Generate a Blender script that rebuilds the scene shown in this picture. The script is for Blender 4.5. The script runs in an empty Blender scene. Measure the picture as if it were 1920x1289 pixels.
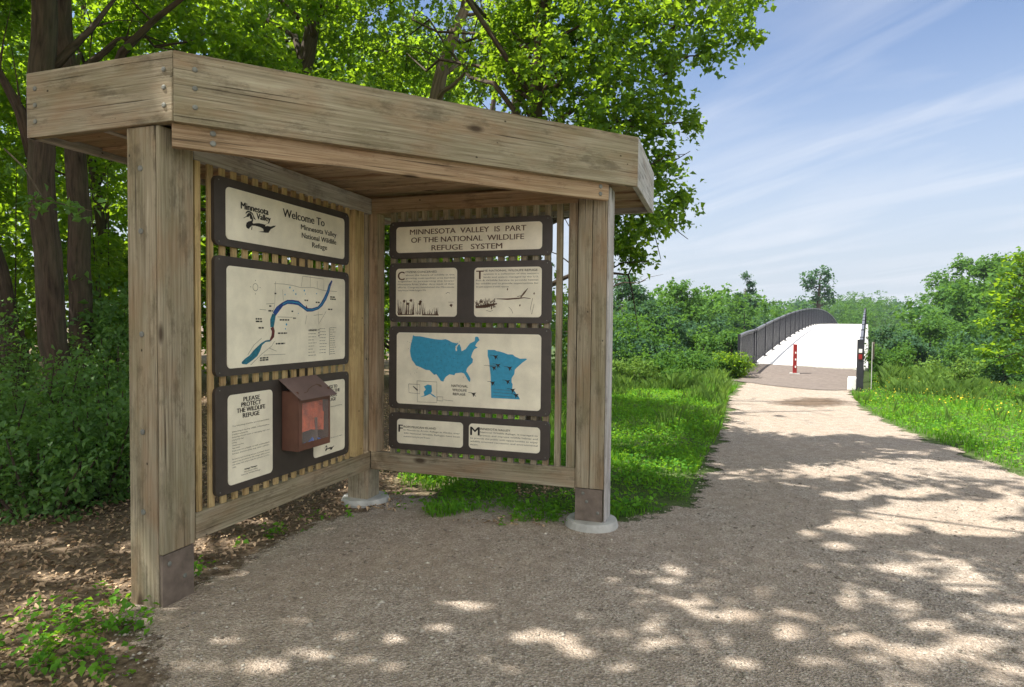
import bpy, bmesh, math, random
import numpy as np
from mathutils import Vector, Matrix, noise, geometry

# ------------------------------------------------------------------ camera, sky, sun, exposure
sc = bpy.context.scene
col = sc.collection
CAMZ = 1.37
cam = bpy.data.cameras.new('camera'); camo = bpy.data.objects.new('camera', cam); col.objects.link(camo)
cam.sensor_width = 36.0; cam.lens = 36.0 * 1189.8 / 1920.0; cam.clip_start = 0.05; cam.clip_end = 3000
_p, _r = 0.03228, 0.00997
fwd = Vector((0, math.cos(_p), -math.sin(_p))); up0 = Vector((0, math.sin(_p), math.cos(_p))); r0 = Vector((1, 0, 0))
rt = r0 * math.cos(_r) + up0 * math.sin(_r); up = -r0 * math.sin(_r) + up0 * math.cos(_r)
M = Matrix((rt, up, -fwd)).transposed().to_4x4(); M.translation = Vector((0, 0, CAMZ))
camo.matrix_world = M
sc.camera = camo

SUN_AZ, SUN_EL = math.radians(-97), math.radians(61)
world = bpy.data.worlds.new('World'); sc.world = world; world.use_nodes = True
wt = world.node_tree; wt.nodes.clear()
def wn(t, **k):
    n = wt.nodes.new(t)
    for a, b in k.items(): setattr(n, a, b)
    return n
wout = wn('ShaderNodeOutputWorld'); bg = wn('ShaderNodeBackground'); bg.inputs['Strength'].default_value = 0.10
sky = wn('ShaderNodeTexSky', sky_type='NISHITA', sun_disc=False, sun_elevation=SUN_EL, sun_rotation=SUN_AZ)
sky.air_density = 1.0; sky.dust_density = 0.0; sky.ozone_density = 2.2
tc = wn('ShaderNodeTexCoord'); sep = wn('ShaderNodeSeparateXYZ'); wt.links.new(tc.outputs['Generated'], sep.inputs[0])
zz = wn('ShaderNodeMath', operation='ADD'); wt.links.new(sep.outputs['Z'], zz.inputs[0]); zz.inputs[1].default_value = 0.10
dx = wn('ShaderNodeMath', operation='DIVIDE'); wt.links.new(sep.outputs['X'], dx.inputs[0]); wt.links.new(zz.outputs[0], dx.inputs[1])
dy = wn('ShaderNodeMath', operation='DIVIDE'); wt.links.new(sep.outputs['Y'], dy.inputs[0]); wt.links.new(zz.outputs[0], dy.inputs[1])
cmb = wn('ShaderNodeCombineXYZ'); wt.links.new(dx.outputs[0], cmb.inputs[0]); wt.links.new(dy.outputs[0], cmb.inputs[1])
m0 = wn('ShaderNodeMapping'); wt.links.new(cmb.outputs[0], m0.inputs[0]); m0.inputs['Rotation'].default_value = (0, 0, math.radians(66))
mp = wn('ShaderNodeMapping'); wt.links.new(m0.outputs[0], mp.inputs[0])
mp.inputs['Scale'].default_value = (.55, 1.9, 1); mp.inputs['Location'].default_value = (4.2, .35, 0)
nz = wn('ShaderNodeTexNoise'); wt.links.new(mp.outputs[0], nz.inputs['Vector']); nz.inputs['Scale'].default_value = 1.25
nz.inputs['Detail'].default_value = 7; nz.inputs['Roughness'].default_value = 0.52; nz.inputs['Distortion'].default_value = 0.5
rp = wn('ShaderNodeValToRGB'); wt.links.new(nz.outputs['Fac'], rp.inputs[0])
rp.color_ramp.elements[0].position = 0.44; rp.color_ramp.elements[0].color = (0, 0, 0, 1)
rp.color_ramp.elements[1].position = 0.86; rp.color_ramp.elements[1].color = (.7, .7, .7, 1)
mix = wn('ShaderNodeMixRGB'); wt.links.new(rp.outputs[0], mix.inputs[0]); 
# slightly violet clear sky, milky towards the horizon
tint = wn('ShaderNodeMixRGB', blend_type='MULTIPLY'); tint.inputs[0].default_value = 1; tint.inputs[2].default_value = (.85, .80, .81, 1); wt.links.new(sky.outputs[0], tint.inputs[1])
hz = wn('ShaderNodeMapRange'); wt.links.new(sep.outputs['Z'], hz.inputs[0]); hz.inputs[1].default_value = .44; hz.inputs[2].default_value = .02; hz.inputs[3].default_value = 0; hz.inputs[4].default_value = .92; hz.interpolation_type = 'SMOOTHSTEP'
hzm = wn('ShaderNodeMixRGB'); wt.links.new(hz.outputs[0], hzm.inputs[0]); wt.links.new(tint.outputs[0], hzm.inputs[1]); hzm.inputs[2].default_value = (2.95, 3.25, 3.7, 1)
wt.links.new(hzm.outputs[0], mix.inputs[1]); mix.inputs[2].default_value = (4.3, 4.4, 4.7, 1)
# unseen broken bright cloud behind the viewer, added to fill the shade
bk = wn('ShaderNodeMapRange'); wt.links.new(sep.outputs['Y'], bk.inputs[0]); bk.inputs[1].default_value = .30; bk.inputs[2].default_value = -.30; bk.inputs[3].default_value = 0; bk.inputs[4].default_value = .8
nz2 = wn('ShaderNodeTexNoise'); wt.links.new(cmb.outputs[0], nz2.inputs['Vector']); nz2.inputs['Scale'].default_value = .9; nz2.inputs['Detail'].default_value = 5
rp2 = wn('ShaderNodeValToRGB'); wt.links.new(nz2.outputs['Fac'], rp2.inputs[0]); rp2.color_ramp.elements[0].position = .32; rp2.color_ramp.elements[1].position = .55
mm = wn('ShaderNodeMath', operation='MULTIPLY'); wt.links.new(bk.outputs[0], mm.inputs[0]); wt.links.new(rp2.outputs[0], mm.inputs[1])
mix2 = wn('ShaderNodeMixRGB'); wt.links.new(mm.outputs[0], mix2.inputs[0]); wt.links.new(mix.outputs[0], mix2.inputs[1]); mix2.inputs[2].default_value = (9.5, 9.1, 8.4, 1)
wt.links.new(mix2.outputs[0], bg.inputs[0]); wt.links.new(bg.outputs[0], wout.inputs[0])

SUN_DIR = Vector((math.sin(SUN_AZ) * math.cos(SUN_EL), math.cos(SUN_AZ) * math.cos(SUN_EL), math.sin(SUN_EL)))
sl = bpy.data.lights.new('sun', 'SUN'); sl.energy = 4.6; sl.angle = math.radians(0.53); sl.color = (1.0, 0.95, 0.86)
so = bpy.data.objects.new('sun', sl); col.objects.link(so); so.rotation_euler = SUN_DIR.to_track_quat('Z', 'Y').to_euler(); so.location = (0, 0, 30)

sc.view_settings.view_transform = 'Standard'; sc.view_settings.look = 'None'; sc.view_settings.gamma = 1
sc.view_settings.exposure = 1.15
HAZE = 0.0005
sc.cycles.volume_bounces = 0; sc.cycles.max_bounces = 7; sc.cycles.diffuse_bounces = 4; sc.cycles.glossy_bounces = 2; sc.cycles.transmission_bounces = 5; sc.cycles.transparent_max_bounces = 8
sc.cycles.use_denoising = True; sc.cycles.caustics_reflective = False; sc.cycles.caustics_refractive = False

# ------------------------------------------------------------------ helpers
rng = np.random.default_rng(7); rnd = random.Random(11)

def tag(o, label=None, cat=None, group=None, kind=None):
    if label: o['label'] = label
    if cat: o['category'] = cat
    if group: o['group'] = group
    if kind: o['kind'] = kind
    return o

def empty(name, loc, rz=0.0):
    o = bpy.data.objects.new(name, None); col.objects.link(o); o.location = loc; o.rotation_euler = (0, 0, rz); o.empty_display_size = 0.2
    return o

def link_mesh(name, me, mat, parent=None):
    o = bpy.data.objects.new(name, me); col.objects.link(o)
    if mat and not me.materials: me.materials.append(mat)
    if parent: o.parent = parent
    return o

class MB:
    """collects polygons with UVs, then links them as one mesh object"""
    def __init__(s): s.v = []; s.f = []; s.uv = []
    def poly(s, pts, uvs=None):
        b = len(s.v); s.v += [tuple(q) for q in pts]; s.f.append(list(range(b, b + len(pts))))
        s.uv += uvs if uvs else [(q[0], q[2]) for q in pts]
    def box(s, c, sz, ax=None, off=None):
        """box centred at c with size sz along the axes ax; UV u runs along its longest side"""
        ax = ax or (Vector((1, 0, 0)), Vector((0, 1, 0)), Vector((0, 0, 1)))
        c = Vector(c); L = max(range(3), key=lambda i: sz[i])
        o1, o2 = off if off else (rnd.uniform(0, 50), rnd.uniform(0, 50))
        for i in range(3):
            j, k = (i + 1) % 3, (i + 2) % 3
            for sg in (1, -1):
                loc = [(1, 1), (-1, 1), (-1, -1), (1, -1)]
                if sg < 0: loc.reverse()
                pts, uv = [], []
                for a, b_ in loc:
                    t = [0, 0, 0]; t[i] = sg * sz[i] / 2; t[j] = a * sz[j] / 2; t[k] = b_ * sz[k] / 2
                    pts.append(c + ax[0] * t[0] + ax[1] * t[1] + ax[2] * t[2])
                    oth = [q for q in range(3) if q != L]
                    uv.append((t[L] + o1, t[oth[0]] + t[oth[1]] * 1.0 + o2))
                s.poly(pts, uv)
        return s
    def lohi(s, lo, hi, off=None):
        return s.box([(a + b) / 2 for a, b in zip(lo, hi)], [b - a for a, b in zip(lo, hi)], None, off)
    def tube(s, pts, rad, n=7, cap=True):
        pts = [Vector(q) for q in pts]; rings = []; L = 0.0; ou = rnd.uniform(0, 20)
        ref = Vector((0.31, 0.83, 0.1)).normalized(); b0 = len(s.v)
        for i, q in enumerate(pts):
            t = (pts[min(i + 1, len(pts) - 1)] - pts[max(i - 1, 0)]).normalized()
            a = t.cross(ref)
            if a.length < 1e-3: a = t.cross(Vector((1, 0, 0)))
            a.normalize(); b = t.cross(a); ref = a.cross(t) if False else ref
            if i: L += (q - pts[i - 1]).length
            r = rad[i] if hasattr(rad, '__len__') else rad
            rings.append([(q + (a * math.cos(k * 2 * math.pi / n) + b * math.sin(k * 2 * math.pi / n)) * r, (L + ou, k / n * 2 * math.pi * max(r, .01))) for k in range(n + 1)])
        for i in range(len(rings) - 1):
            for k in range(n):
                q = [rings[i][k], rings[i][k + 1], rings[i + 1][k + 1], rings[i + 1][k]]
                s.poly([w[0] for w in q], [w[1] for w in q])
        if cap:
            for ring, rev in ((rings[0], True), (rings[-1], False)):
                c = [w for w in ring[:-1]]
                if not rev: c = c[::-1]
                s.poly([w[0] for w in c], [w[1] for w in c])
        return s
    def disc(s, c, r, h, ax, n=10, dome=0.4):
        """bolt head: short cylinder with a domed top; ax = (right, up, out)"""
        c = Vector(c); X, Y, Z = ax
        r1 = [c + X * math.cos(k * 2 * math.pi / n) * r + Y * math.sin(k * 2 * math.pi / n) * r for k in range(n)]
        r2 = [c + Z * h * .6 + (q - c) * .95 for q in r1]; r3 = [c + Z * h + (q - c) * .55 for q in r1]
        for a, b in ((r1, r2), (r2, r3)):
            for k in range(n): s.poly([a[k], a[(k + 1) % n], b[(k + 1) % n], b[k]])
        s.poly(r3)
        return s
    def flat(s, pts, tf):
        """filled polygon given in 2D, put in place by tf(x, z)"""
        v3 = [Vector((q[0], q[1], 0)) for q in pts]
        for t in geometry.tessellate_polygon([v3]):
            a, b, c = (pts[i] for i in t)
            ar = (b[0] - a[0]) * (c[1] - a[1]) - (b[1] - a[1]) * (c[0] - a[0])
            if abs(ar) < 1e-10: continue
            q = (a, b, c) if ar > 0 else (a, c, b)
            s.poly([tf(*w) for w in q], [tuple(w) for w in q])
        return s
    def build(s, name, mat, parent=None, bevel=0.0, smooth=False, org=None):
        me = bpy.data.meshes.new(name)
        v = s.v if org is None else [(q[0] - org[0], q[1] - org[1], q[2] - org[2]) for q in s.v]
        me.from_pydata([tuple(q) for q in v], [], s.f)
        ul = me.uv_layers.new(name='UVMap'); ul.data.foreach_set('uv', np.array(s.uv, dtype=np.float32).ravel())
        if bevel or smooth:
            bm = bmesh.new(); bm.from_mesh(me); bmesh.ops.remove_doubles(bm, verts=bm.verts, dist=1e-5)
            bmesh.ops.recalc_face_normals(bm, faces=bm.faces); bm.to_mesh(me); bm.free()
        if smooth:
            for p in me.polygons: p.use_smooth = True
        o = link_mesh(name, me, mat, parent)
        if bevel:
            md = o.modifiers.new('edge', 'BEVEL'); md.width = bevel; md.segments = 2; md.limit_method = 'ANGLE'; md.angle_limit = math.radians(40)
        return o

def tri_mesh(name, V, F, mat, parent=None, tint=None, smooth=False):
    """fast mesh from numpy arrays (F: n x 3 or n x 4), tint = value per vertex"""
    me = bpy.data.meshes.new(name); n, k = F.shape
    me.vertices.add(len(V)); me.vertices.foreach_set('co', V.astype(np.float32).ravel())
    me.loops.add(n * k); me.loops.foreach_set('vertex_index', F.astype(np.int32).ravel())
    me.polygons.add(n); me.polygons.foreach_set('loop_start', np.arange(0, n * k, k, dtype=np.int32))
    me.update(calc_edges=True)
    if smooth: me.polygons.foreach_set('use_smooth', np.ones(n, dtype=bool))
    if tint is not None:
        at = me.attributes.new('tint', 'FLOAT', 'POINT'); at.data.foreach_set('value', tint.astype(np.float32))
    me.validate()
    return link_mesh(name, me, mat, parent)

# ------------------------------------------------------------------ materials
def new_mat(name):
    m = bpy.data.materials.new(name); m.use_nodes = True; nt = m.node_tree
    return m, nt, nt.nodes['Principled BSDF']
def N(nt, t, **k):
    n = nt.nodes.new(t)
    for a, b in k.items(): setattr(n, a, b)
    return n
def ramp(nt, src, stops):
    r = N(nt, 'ShaderNodeValToRGB'); nt.links.new(src, r.inputs[0]); e = r.color_ramp.elements
    while len(e) < len(stops): e.new(0.5)
    for q, (pos, c) in zip(e, stops): q.position = pos; q.color = (*c, 1) if len(c) == 3 else c
    return r.outputs[0]
def noise_tex(nt, vec, scale, detail=4, rough=.5, dist=0):
    n = N(nt, 'ShaderNodeTexNoise'); n.inputs['Scale'].default_value = scale; n.inputs['Detail'].default_value = detail
    n.inputs['Roughness'].default_value = rough; n.inputs['Distortion'].default_value = dist
    if vec is not None: nt.links.new(vec, n.inputs['Vector'])
    return n.outputs['Fac']
def mapping(nt, vec, scale=(1, 1, 1), loc=(0, 0, 0), rot=(0, 0, 0)):
    n = N(nt, 'ShaderNodeMapping'); n.inputs['Scale'].default_value = scale; n.inputs['Location'].default_value = loc; n.inputs['Rotation'].default_value = rot
    nt.links.new(vec, n.inputs[0]); return n.outputs[0]
def mixc(nt, fac, a, b, mode='MIX'):
    n = N(nt, 'ShaderNodeMixRGB', blend_type=mode)
    for i, x in ((0, fac), (1, a), (2, b)):
        if isinstance(x, (int, float)): n.inputs[i].default_value = x
        elif isinstance(x, tuple): n.inputs[i].default_value = (*x, 1) if len(x) == 3 else x
        else: nt.links.new(x, n.inputs[i])
    return n.outputs[0]
def bump(nt, h, bsdf, strength=.3, dist=.01):
    b = N(nt, 'ShaderNodeBump'); b.inputs['Strength'].default_value = strength; b.inputs['Distance'].default_value = dist
    nt.links.new(h, b.inputs['Height']); nt.links.new(b.outputs[0], bsdf.inputs['Normal'])

def wood(name, dark, mid, light, moss=(.17, .165, .085), mossamt=.34, rust=(.27, .155, .08), rustamt=.40):
    m, nt, b = new_mat(name)
    uv = N(nt, 'ShaderNodeUVMap').outputs[0]
    g1 = noise_tex(nt, mapping(nt, uv, (2.2, 95, 1)), 1.0, 5, .65, .35)       # fine grain
    wv = noise_tex(nt, mapping(nt, uv, (.8, 9, 1)), 1.0, 4, .55, .8)           # broad growth bands
    c = ramp(nt, g1, [(.33, dark), (.50, mid), (.66, light)])
    c2 = ramp(nt, wv, [(.3, dark), (.5, mid), (.75, light)])
    c = mixc(nt, .42, c, c2)
    bl = noise_tex(nt, mapping(nt, uv, (2.2, 6, 1)), 1.0, 3, .6)
    c = mixc(nt, ramp(nt, bl, [(.47, (0, 0, 0)), (.70, (rustamt * 1.3,) * 3)]), c, rust)
    ms = noise_tex(nt, mapping(nt, uv, (1.3, 3.2, 1), (9, 4, 0)), 1.0, 5, .65)
    c = mixc(nt, ramp(nt, ms, [(.46, (0, 0, 0)), (.68, (mossamt * 1.2,) * 3)]), c, moss)
    # cracks and checks along the grain
    ck = noise_tex(nt, mapping(nt, uv, (1.1, 90, 1), (3, 8, 0)), 1.0, 3, .5, .2)
    ckm = ramp(nt, ck, [(.30, (.85,) * 3), (.36, (0, 0, 0))])
    c = mixc(nt, ckm, c, (.045, .032, .022))
    # knots
    vo = N(nt, 'ShaderNodeTexVoronoi'); nt.links.new(mapping(nt, uv, (1.9, 4.6, 1), (2, 1, 0)), vo.inputs['Vector']); vo.inputs['Scale'].default_value = 1.0
    kn = ramp(nt, vo.outputs['Distance'], [(.06, (.9,) * 3), (.13, (0, 0, 0))])
    c = mixc(nt, kn, c, (.05, .032, .02))
    st = noise_tex(nt, mapping(nt, uv, (3.4, 9, 1), (5, 2, 0)), 1.0, 6, .75)
    c = mixc(nt, ramp(nt, st, [(.36, (.5,) * 3), (.48, (0, 0, 0))]), c, tuple(q * .55 for q in dark))
    ho = N(nt, 'ShaderNodeTexVoronoi'); nt.links.new(mapping(nt, uv, (6, 9, 1), (1, 7, 0)), ho.inputs['Vector']); ho.inputs['Scale'].default_value = 1.0
    c = mixc(nt, ramp(nt, ho.outputs['Distance'], [(.03, (.9,) * 3), (.055, (0, 0, 0))]), c, (.03, .022, .016))
    nt.links.new(c, b.inputs['Base Color']); b.inputs['Roughness'].default_value = .85; b.inputs['Specular IOR Level'].default_value = .25
    h = N(nt, 'ShaderNodeMath', operation='SUBTRACT'); nt.links.new(g1, h.inputs[0]); nt.links.new(ckm, h.inputs[1])
    bump(nt, h.outputs[0], b, .7, .005)
    return m
WOOD = wood('weathered_wood', (.125, .10, .062), (.30, .255, .18), (.45, .405, .305))
WOODG = wood('skylit_grey_weathered_wood', (.22, .20, .185), (.46, .44, .43), (.66, .64, .64), mossamt=.15, rustamt=.25)  # weathered grey, lightened to stand for sky light on these boards
WOODR = wood('reddish_wood', (.15, .09, .052), (.36, .255, .16), (.54, .42, .285), mossamt=.2)
WOODY = wood('yellowish_slat_wood', (.22, .14, .055), (.48, .35, .165), (.64, .50, .27), mossamt=.2)

def simple(name, c, rough=.6, metal=0.0, var=0.0, scale=20, bmp=0.0, c2=None):
    m, nt, b = new_mat(name)
    b.inputs['Roughness'].default_value = rough; b.inputs['Metallic'].default_value = metal
    ob = N(nt, 'ShaderNodeTexCoord').outputs['Object']
    f = noise_tex(nt, ob, scale, 5, .6)
    d = c2 or tuple(q * (1 - var) for q in c); l = tuple(min(1, q * (1 + var * .6)) for q in c)
    nt.links.new(ramp(nt, f, [(.33, d), (.66, l)]), b.inputs['Base Color'])
    if bmp: bump(nt, f, b, bmp, .004)
    return m
SIGNB = simple('dark_brown_sign_board', (.050, .040, .034), .5, var=.25, scale=7)
CREAM = simple('cream_sign_face', (.82, .77, .62), .42, var=.14, scale=6)
INK = simple('black_ink', (.014, .012, .011), .5)
INKB = simple('brown_ink', (.10, .052, .028), .6)
INKG = simple('grey_ink', (.085, .078, .062), .6)
TEAL = simple('blue_map_ink', (.03, .30, .50), .5, var=.12, scale=40)
NAVY = simple('river_blue_ink', (.014, .06, .25), .5, var=.5, scale=60, c2=(.012, .03, .12))
RIVT = simple('river_teal_ink', (.012, .16, .24), .5, var=.4, scale=60)
MAROON = simple('maroon_ink', (.12, .02, .02), .5, var=.3)
STEELB = simple('brown_steel_plate', (.165, .13, .105), .62, var=.35, scale=14, bmp=.15)
BOLT = simple('galvanised_bolt', (.20, .205, .185), .65, .3, var=.3, scale=30)
CONC = simple('concrete', (.42, .42, .40), .9, var=.22, scale=9, bmp=.3)
DECKC = simple('pale_concrete_deck', (.80, .78, .75), .85, var=.08, scale=1.5, bmp=.1)
RAILM = simple('dark_railing_paint', (.020, .021, .030), .42, var=.2, scale=5)
RAILT = simple('grey_handrail', (.13, .135, .155), .45, .2, var=.15)
REDP = simple('red_paint', (.25, .010, .010), .45, var=.2, scale=8)
WHITEP = simple('white_paint', (.78, .78, .76), .5, var=.08)
BOXM = simple('brown_metal_box', (.135, .060, .040), .5, var=.2, scale=10)
LIDM = simple('brown_metal_lid', (.17, .115, .105), .45, var=.2, scale=8)
ORANGE = simple('orange_brochure_paper', (.50, .085, .025), .6, var=.5, scale=16)
BLUEP = simple('blue_brochure_paper', (.05, .16, .60), .6, var=.3, scale=30)
GLASS, _nt, _b = new_mat('box_window'); _b.inputs['Base Color'].default_value = (.9, .85, .82, 1); _b.inputs['Roughness'].default_value = .2; _b.inputs['Specular IOR Level'].default_value = .12; _b.inputs['Alpha'].default_value = .07

def leafmat(name, c_dark, c_light, trans, tfac=.45, rough=.5, spec=.35):
    """two-sided leaf: reflection plus light passing through; tint varies from leaf to leaf"""
    m, nt, b = new_mat(name)
    a = N(nt, 'ShaderNodeAttribute', attribute_name='tint').outputs['Fac']
    c = ramp(nt, a, [(0.0, c_dark), (.85, c_light), (1.0, tuple(q * 1.25 for q in c_light))])
    nt.links.new(c, b.inputs['Base Color']); b.inputs['Roughness'].default_value = rough; b.inputs['Specular IOR Level'].default_value = spec
    t = N(nt, 'ShaderNodeBsdfTranslucent'); nt.links.new(mixc(nt, a, tuple(q * .7 for q in trans), trans), t.inputs['Color'])
    mx = N(nt, 'ShaderNodeMixShader'); mx.inputs[0].default_value = tfac
    nt.links.new(b.outputs[0], mx.inputs[1]); nt.links.new(t.outputs[0], mx.inputs[2])
    nt.links.new(mx.outputs[0], nt.nodes['Material Output'].inputs['Surface'])
    return m
LEAF = leafmat('maple_leaf', (.018, .058, .018), (.080, .165, .028), (.52, .80, .03), .47, .5, .2)
LEAFY = leafmat('lit_edge_leaf', (.022, .070, .020), (.10, .20, .032), (.46, .70, .03), .47, .5, .2)
LEAFD = leafmat('understory_leaf', (.045, .125, .038), (.14, .27, .075), (.32, .58, .07), .38)
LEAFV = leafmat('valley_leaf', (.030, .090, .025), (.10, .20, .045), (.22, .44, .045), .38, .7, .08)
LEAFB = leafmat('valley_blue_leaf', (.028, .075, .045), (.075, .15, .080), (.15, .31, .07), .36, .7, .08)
GRASSM = leafmat('grass_blade', (.045, .16, .028), (.135, .33, .038), (.38, .68, .03), .45, .65, .06)
WEEDM = leafmat('weed_leaf', (.055, .12, .028), (.16, .27, .06), (.32, .50, .06), .38, .65, .08)
YELLOW = leafmat('yellow_petal', (.55, .42, .02), (.75, .62, .04), (.6, .5, .03), .3)
LITTERM = leafmat('dry_leaf', (.17, .115, .07), (.56, .41, .27), (.2, .12, .05), .15, .8, .1)

def barkmat(name, d, l):
    m, nt, b = new_mat(name); uv = N(nt, 'ShaderNodeUVMap').outputs[0]
    f = noise_tex(nt, mapping(nt, uv, (3.2, 30, 1)), 1.0, 5, .65, .6); g = noise_tex(nt, mapping(nt, uv, (1.5, 4, 1)), 1, 3)
    c = ramp(nt, f, [(.32, d), (.62, l)]); c = mixc(nt, ramp(nt, g, [(.45, (0, 0, 0)), (.8, (.5,) * 3)]), c, (.10, .105, .06))
    nt.links.new(c, b.inputs['Base Color']); b.inputs['Roughness'].default_value = .95; bump(nt, f, b, 1.0, .02)
    return m
BARK = barkmat('dark_bark', (.022, .014, .010), (.100, .068, .050))
BARKL = barkmat('light_bark', (.07, .052, .038), (.22, .17, .125))

def groundmat():
    m, nt, b = new_mat('forest_floor'); ob = N(nt, 'ShaderNodeTexCoord').outputs['Object']
    f = noise_tex(nt, ob, 26, 6, .7); g = noise_tex(nt, ob, .9, 4, .6)
    c = ramp(nt, f, [(.3, (.06, .043, .03)), (.5, (.19, .14, .098)), (.7, (.36, .28, .20))])
    green = ramp(nt, f, [(.3, (.035, .075, .018)), (.7, (.085, .15, .035))])
    # grassy earth east of the woods, brown litter under the trees
    sp = N(nt, 'ShaderNodeSeparateXYZ'); nt.links.new(ob, sp.inputs[0])
    s1 = N(nt, 'ShaderNodeMath', operation='MULTIPLY_ADD'); nt.links.new(sp.outputs['X'], s1.inputs[0]); s1.inputs[1].default_value = .35; nt.links.new(g, s1.inputs[2])
    s2 = N(nt, 'ShaderNodeMath', operation='MULTIPLY_ADD'); nt.links.new(sp.outputs['Y'], s2.inputs[0]); s2.inputs[1].default_value = .05; nt.links.new(s1.outputs[0], s2.inputs[2])
    c = mixc(nt, ramp(nt, s2.outputs[0], [(.35, (0, 0, 0)), (.9, (.85,) * 3)]), c, green)
    nt.links.new(c, b.inputs['Base Color']); b.inputs['Roughness'].default_value = 1; b.inputs['Specular IOR Level'].default_value = .1
    bump(nt, f, b, .8, .03); return m
GROUND = groundmat()

def gravelmat(name, stops, warm, scale=95, bstr=.9, soft=(.60, .72)):
    m, nt, b = new_mat(name); ob = N(nt, 'ShaderNodeTexCoord').outputs['Object']
    v = N(nt, 'ShaderNodeTexVoronoi'); v.inputs['Scale'].default_value = scale; nt.links.new(ob, v.inputs['Vector'])
    v2 = N(nt, 'ShaderNodeTexVoronoi'); v2.inputs['Scale'].default_value = scale * 2.3; nt.links.new(ob, v2.inputs['Vector'])
    sp = N(nt, 'ShaderNodeSeparateColor'); nt.links.new(v.outputs['Color'], sp.inputs[0])
    sp2 = N(nt, 'ShaderNodeSeparateColor'); nt.links.new(v2.outputs['Color'], sp2.inputs[0])
    c = mixc(nt, .45, ramp(nt, sp.outputs[0], stops), ramp(nt, sp2.outputs[1], stops))
    big = noise_tex(nt, ob, 1.1, 4, .6); mid = noise_tex(nt, ob, 9, 4, .6)
    c = mixc(nt, ramp(nt, big, [(.38, (0, 0, 0)), (.7, (.5,) * 3)]), c, warm)
    # wheel-packed streaks running along the path
    st = noise_tex(nt, mapping(nt, ob, (5.0, .45, 1), (0, 0, 0), (0, 0, math.radians(-24))), 1, 3, .6)
    c = mixc(nt, ramp(nt, st, [(.4, (0, 0, 0)), (.75, (.38,) * 3)]), c, tuple(q * .72 for q in warm))
    c = mixc(nt, ramp(nt, mid, [(.35, (.4,) * 3), (.6, (0, 0, 0))]), c, tuple(q * .45 for q in warm))
    nt.links.new(c, b.inputs['Base Color']); b.inputs['Roughness'].default_value = .95; b.inputs['Specular IOR Level'].default_value = .2
    d = N(nt, 'ShaderNodeMath', operation='ADD'); nt.links.new(v.outputs['Distance'], d.inputs[0]); nt.links.new(mid, d.inputs[1])
    bump(nt, d.outputs[0], b, bstr, .012)
    # ragged border: the covering thins out over the ground beneath
    ed = N(nt, 'ShaderNodeAttribute', attribute_name='tint').outputs['Fac']; en = noise_tex(nt, ob, 7.0, 6, .75)
    ad = N(nt, 'ShaderNodeMath', operation='ADD'); nt.links.new(ed, ad.inputs[0]); nt.links.new(en, ad.inputs[1])
    al = ramp(nt, ad.outputs[0], [(soft[0], (0, 0, 0)), (soft[1], (1, 1, 1))])
    tr = N(nt, 'ShaderNodeBsdfTransparent'); mx = N(nt, 'ShaderNodeMixShader'); nt.links.new(al, mx.inputs[0]); nt.links.new(tr.outputs[0], mx.inputs[1]); nt.links.new(b.outputs[0], mx.inputs[2])
    nt.links.new(mx.outputs[0], nt.nodes['Material Output'].inputs['Surface'])
    return m
GRAVEL = gravelmat('limestone_gravel', [(0, (.12, .10, .085)), (.35, (.325, .27, .22)), (.75, (.53, .45, .375)), (1, (.74, .67, .59))], (.46, .36, .275))
DIRT = gravelmat('wet_brown_gravel', [(0, (.09, .06, .04)), (.5, (.17, .12, .085)), (1, (.28, .21, .15))], (.16, .115, .08), 60, .9, (.55, 1.15))
APRON = gravelmat('approach_asphalt', [(0, (.13, .105, .09)), (.5, (.19, .16, .14)), (1, (.25, .215, .19))], (.20, .165, .145), 120, .3)
PEBM = leafmat('pebble_stone', (.15, .125, .10), (.44, .40, .34), (.1, .1, .1), .0, .9, .2)

# ------------------------------------------------------------------ ground
BD = Vector((math.sin(math.radians(29.2)), math.cos(math.radians(29.2)), 0)); BR = Vector((BD.y, -BD.x, 0))   # along the bridge / to its right
def ss(a, b, x):
    t = np.clip((x - a) / (b - a), 0, 1); return t * t * (3 - 2 * t)
def terrain(x, y):
    x = np.asarray(x, float); y = np.asarray(y, float)
    s = BD.x * x + BD.y * y; p = BR.x * x + BR.y * y
    z = -.16 * ss(8, 17, s) + .20 * np.clip((s - 19.4) / 3.4, 0, 1) * (1 - ss(2.2, 4.5, np.abs(p + 1.65)))
    inside = 1 - ss(2.0, 3.6, np.abs(p + 1.65))
    z = z - 7.0 * ss(19.5 + 4.5 * inside, 40 + 2 * inside, s) - .04 * np.clip(p - 1.5, 0, 30) * ss(8, 14, s)
    z = z + .05 * np.sin(x * .9 + 1) * np.sin(y * .7) * ss(15, 20, np.hypot(x, y)) + 6.0 * ss(110, 260, np.hypot(x, y))
    return z
def axis_pts(fine_lo, fine_hi, step, far):
    a = list(np.arange(fine_lo, fine_hi, step)); d = step; q = fine_hi
    while q < far: a.append(q); d *= 1.25; q += d
    d = step; q = fine_lo - step; pre = []
    while q > -far: pre.append(q); d *= 1.25; q -= d
    return np.array(pre[::-1] + a)
gx = axis_pts(-10, 22, .4, 420); gy = axis_pts(-6, 44, .4, 420)
X, Y = np.meshgrid(gx, gy); Z = terrain(X, Y)
V = np.stack([X.ravel(), Y.ravel(), Z.ravel()], 1); nx, ny = len(gx), len(gy)
idx = np.arange(nx * ny).reshape(ny, nx)
F = np.stack([idx[:-1, :-1].ravel(), idx[:-1, 1:].ravel(), idx[1:, 1:].ravel(), idx[1:, :-1].ravel()], 1)
tag(tri_mesh('ground', V, F, GROUND, smooth=True), 'brown and green ground falling away to the river valley', 'ground', kind='structure')

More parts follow.
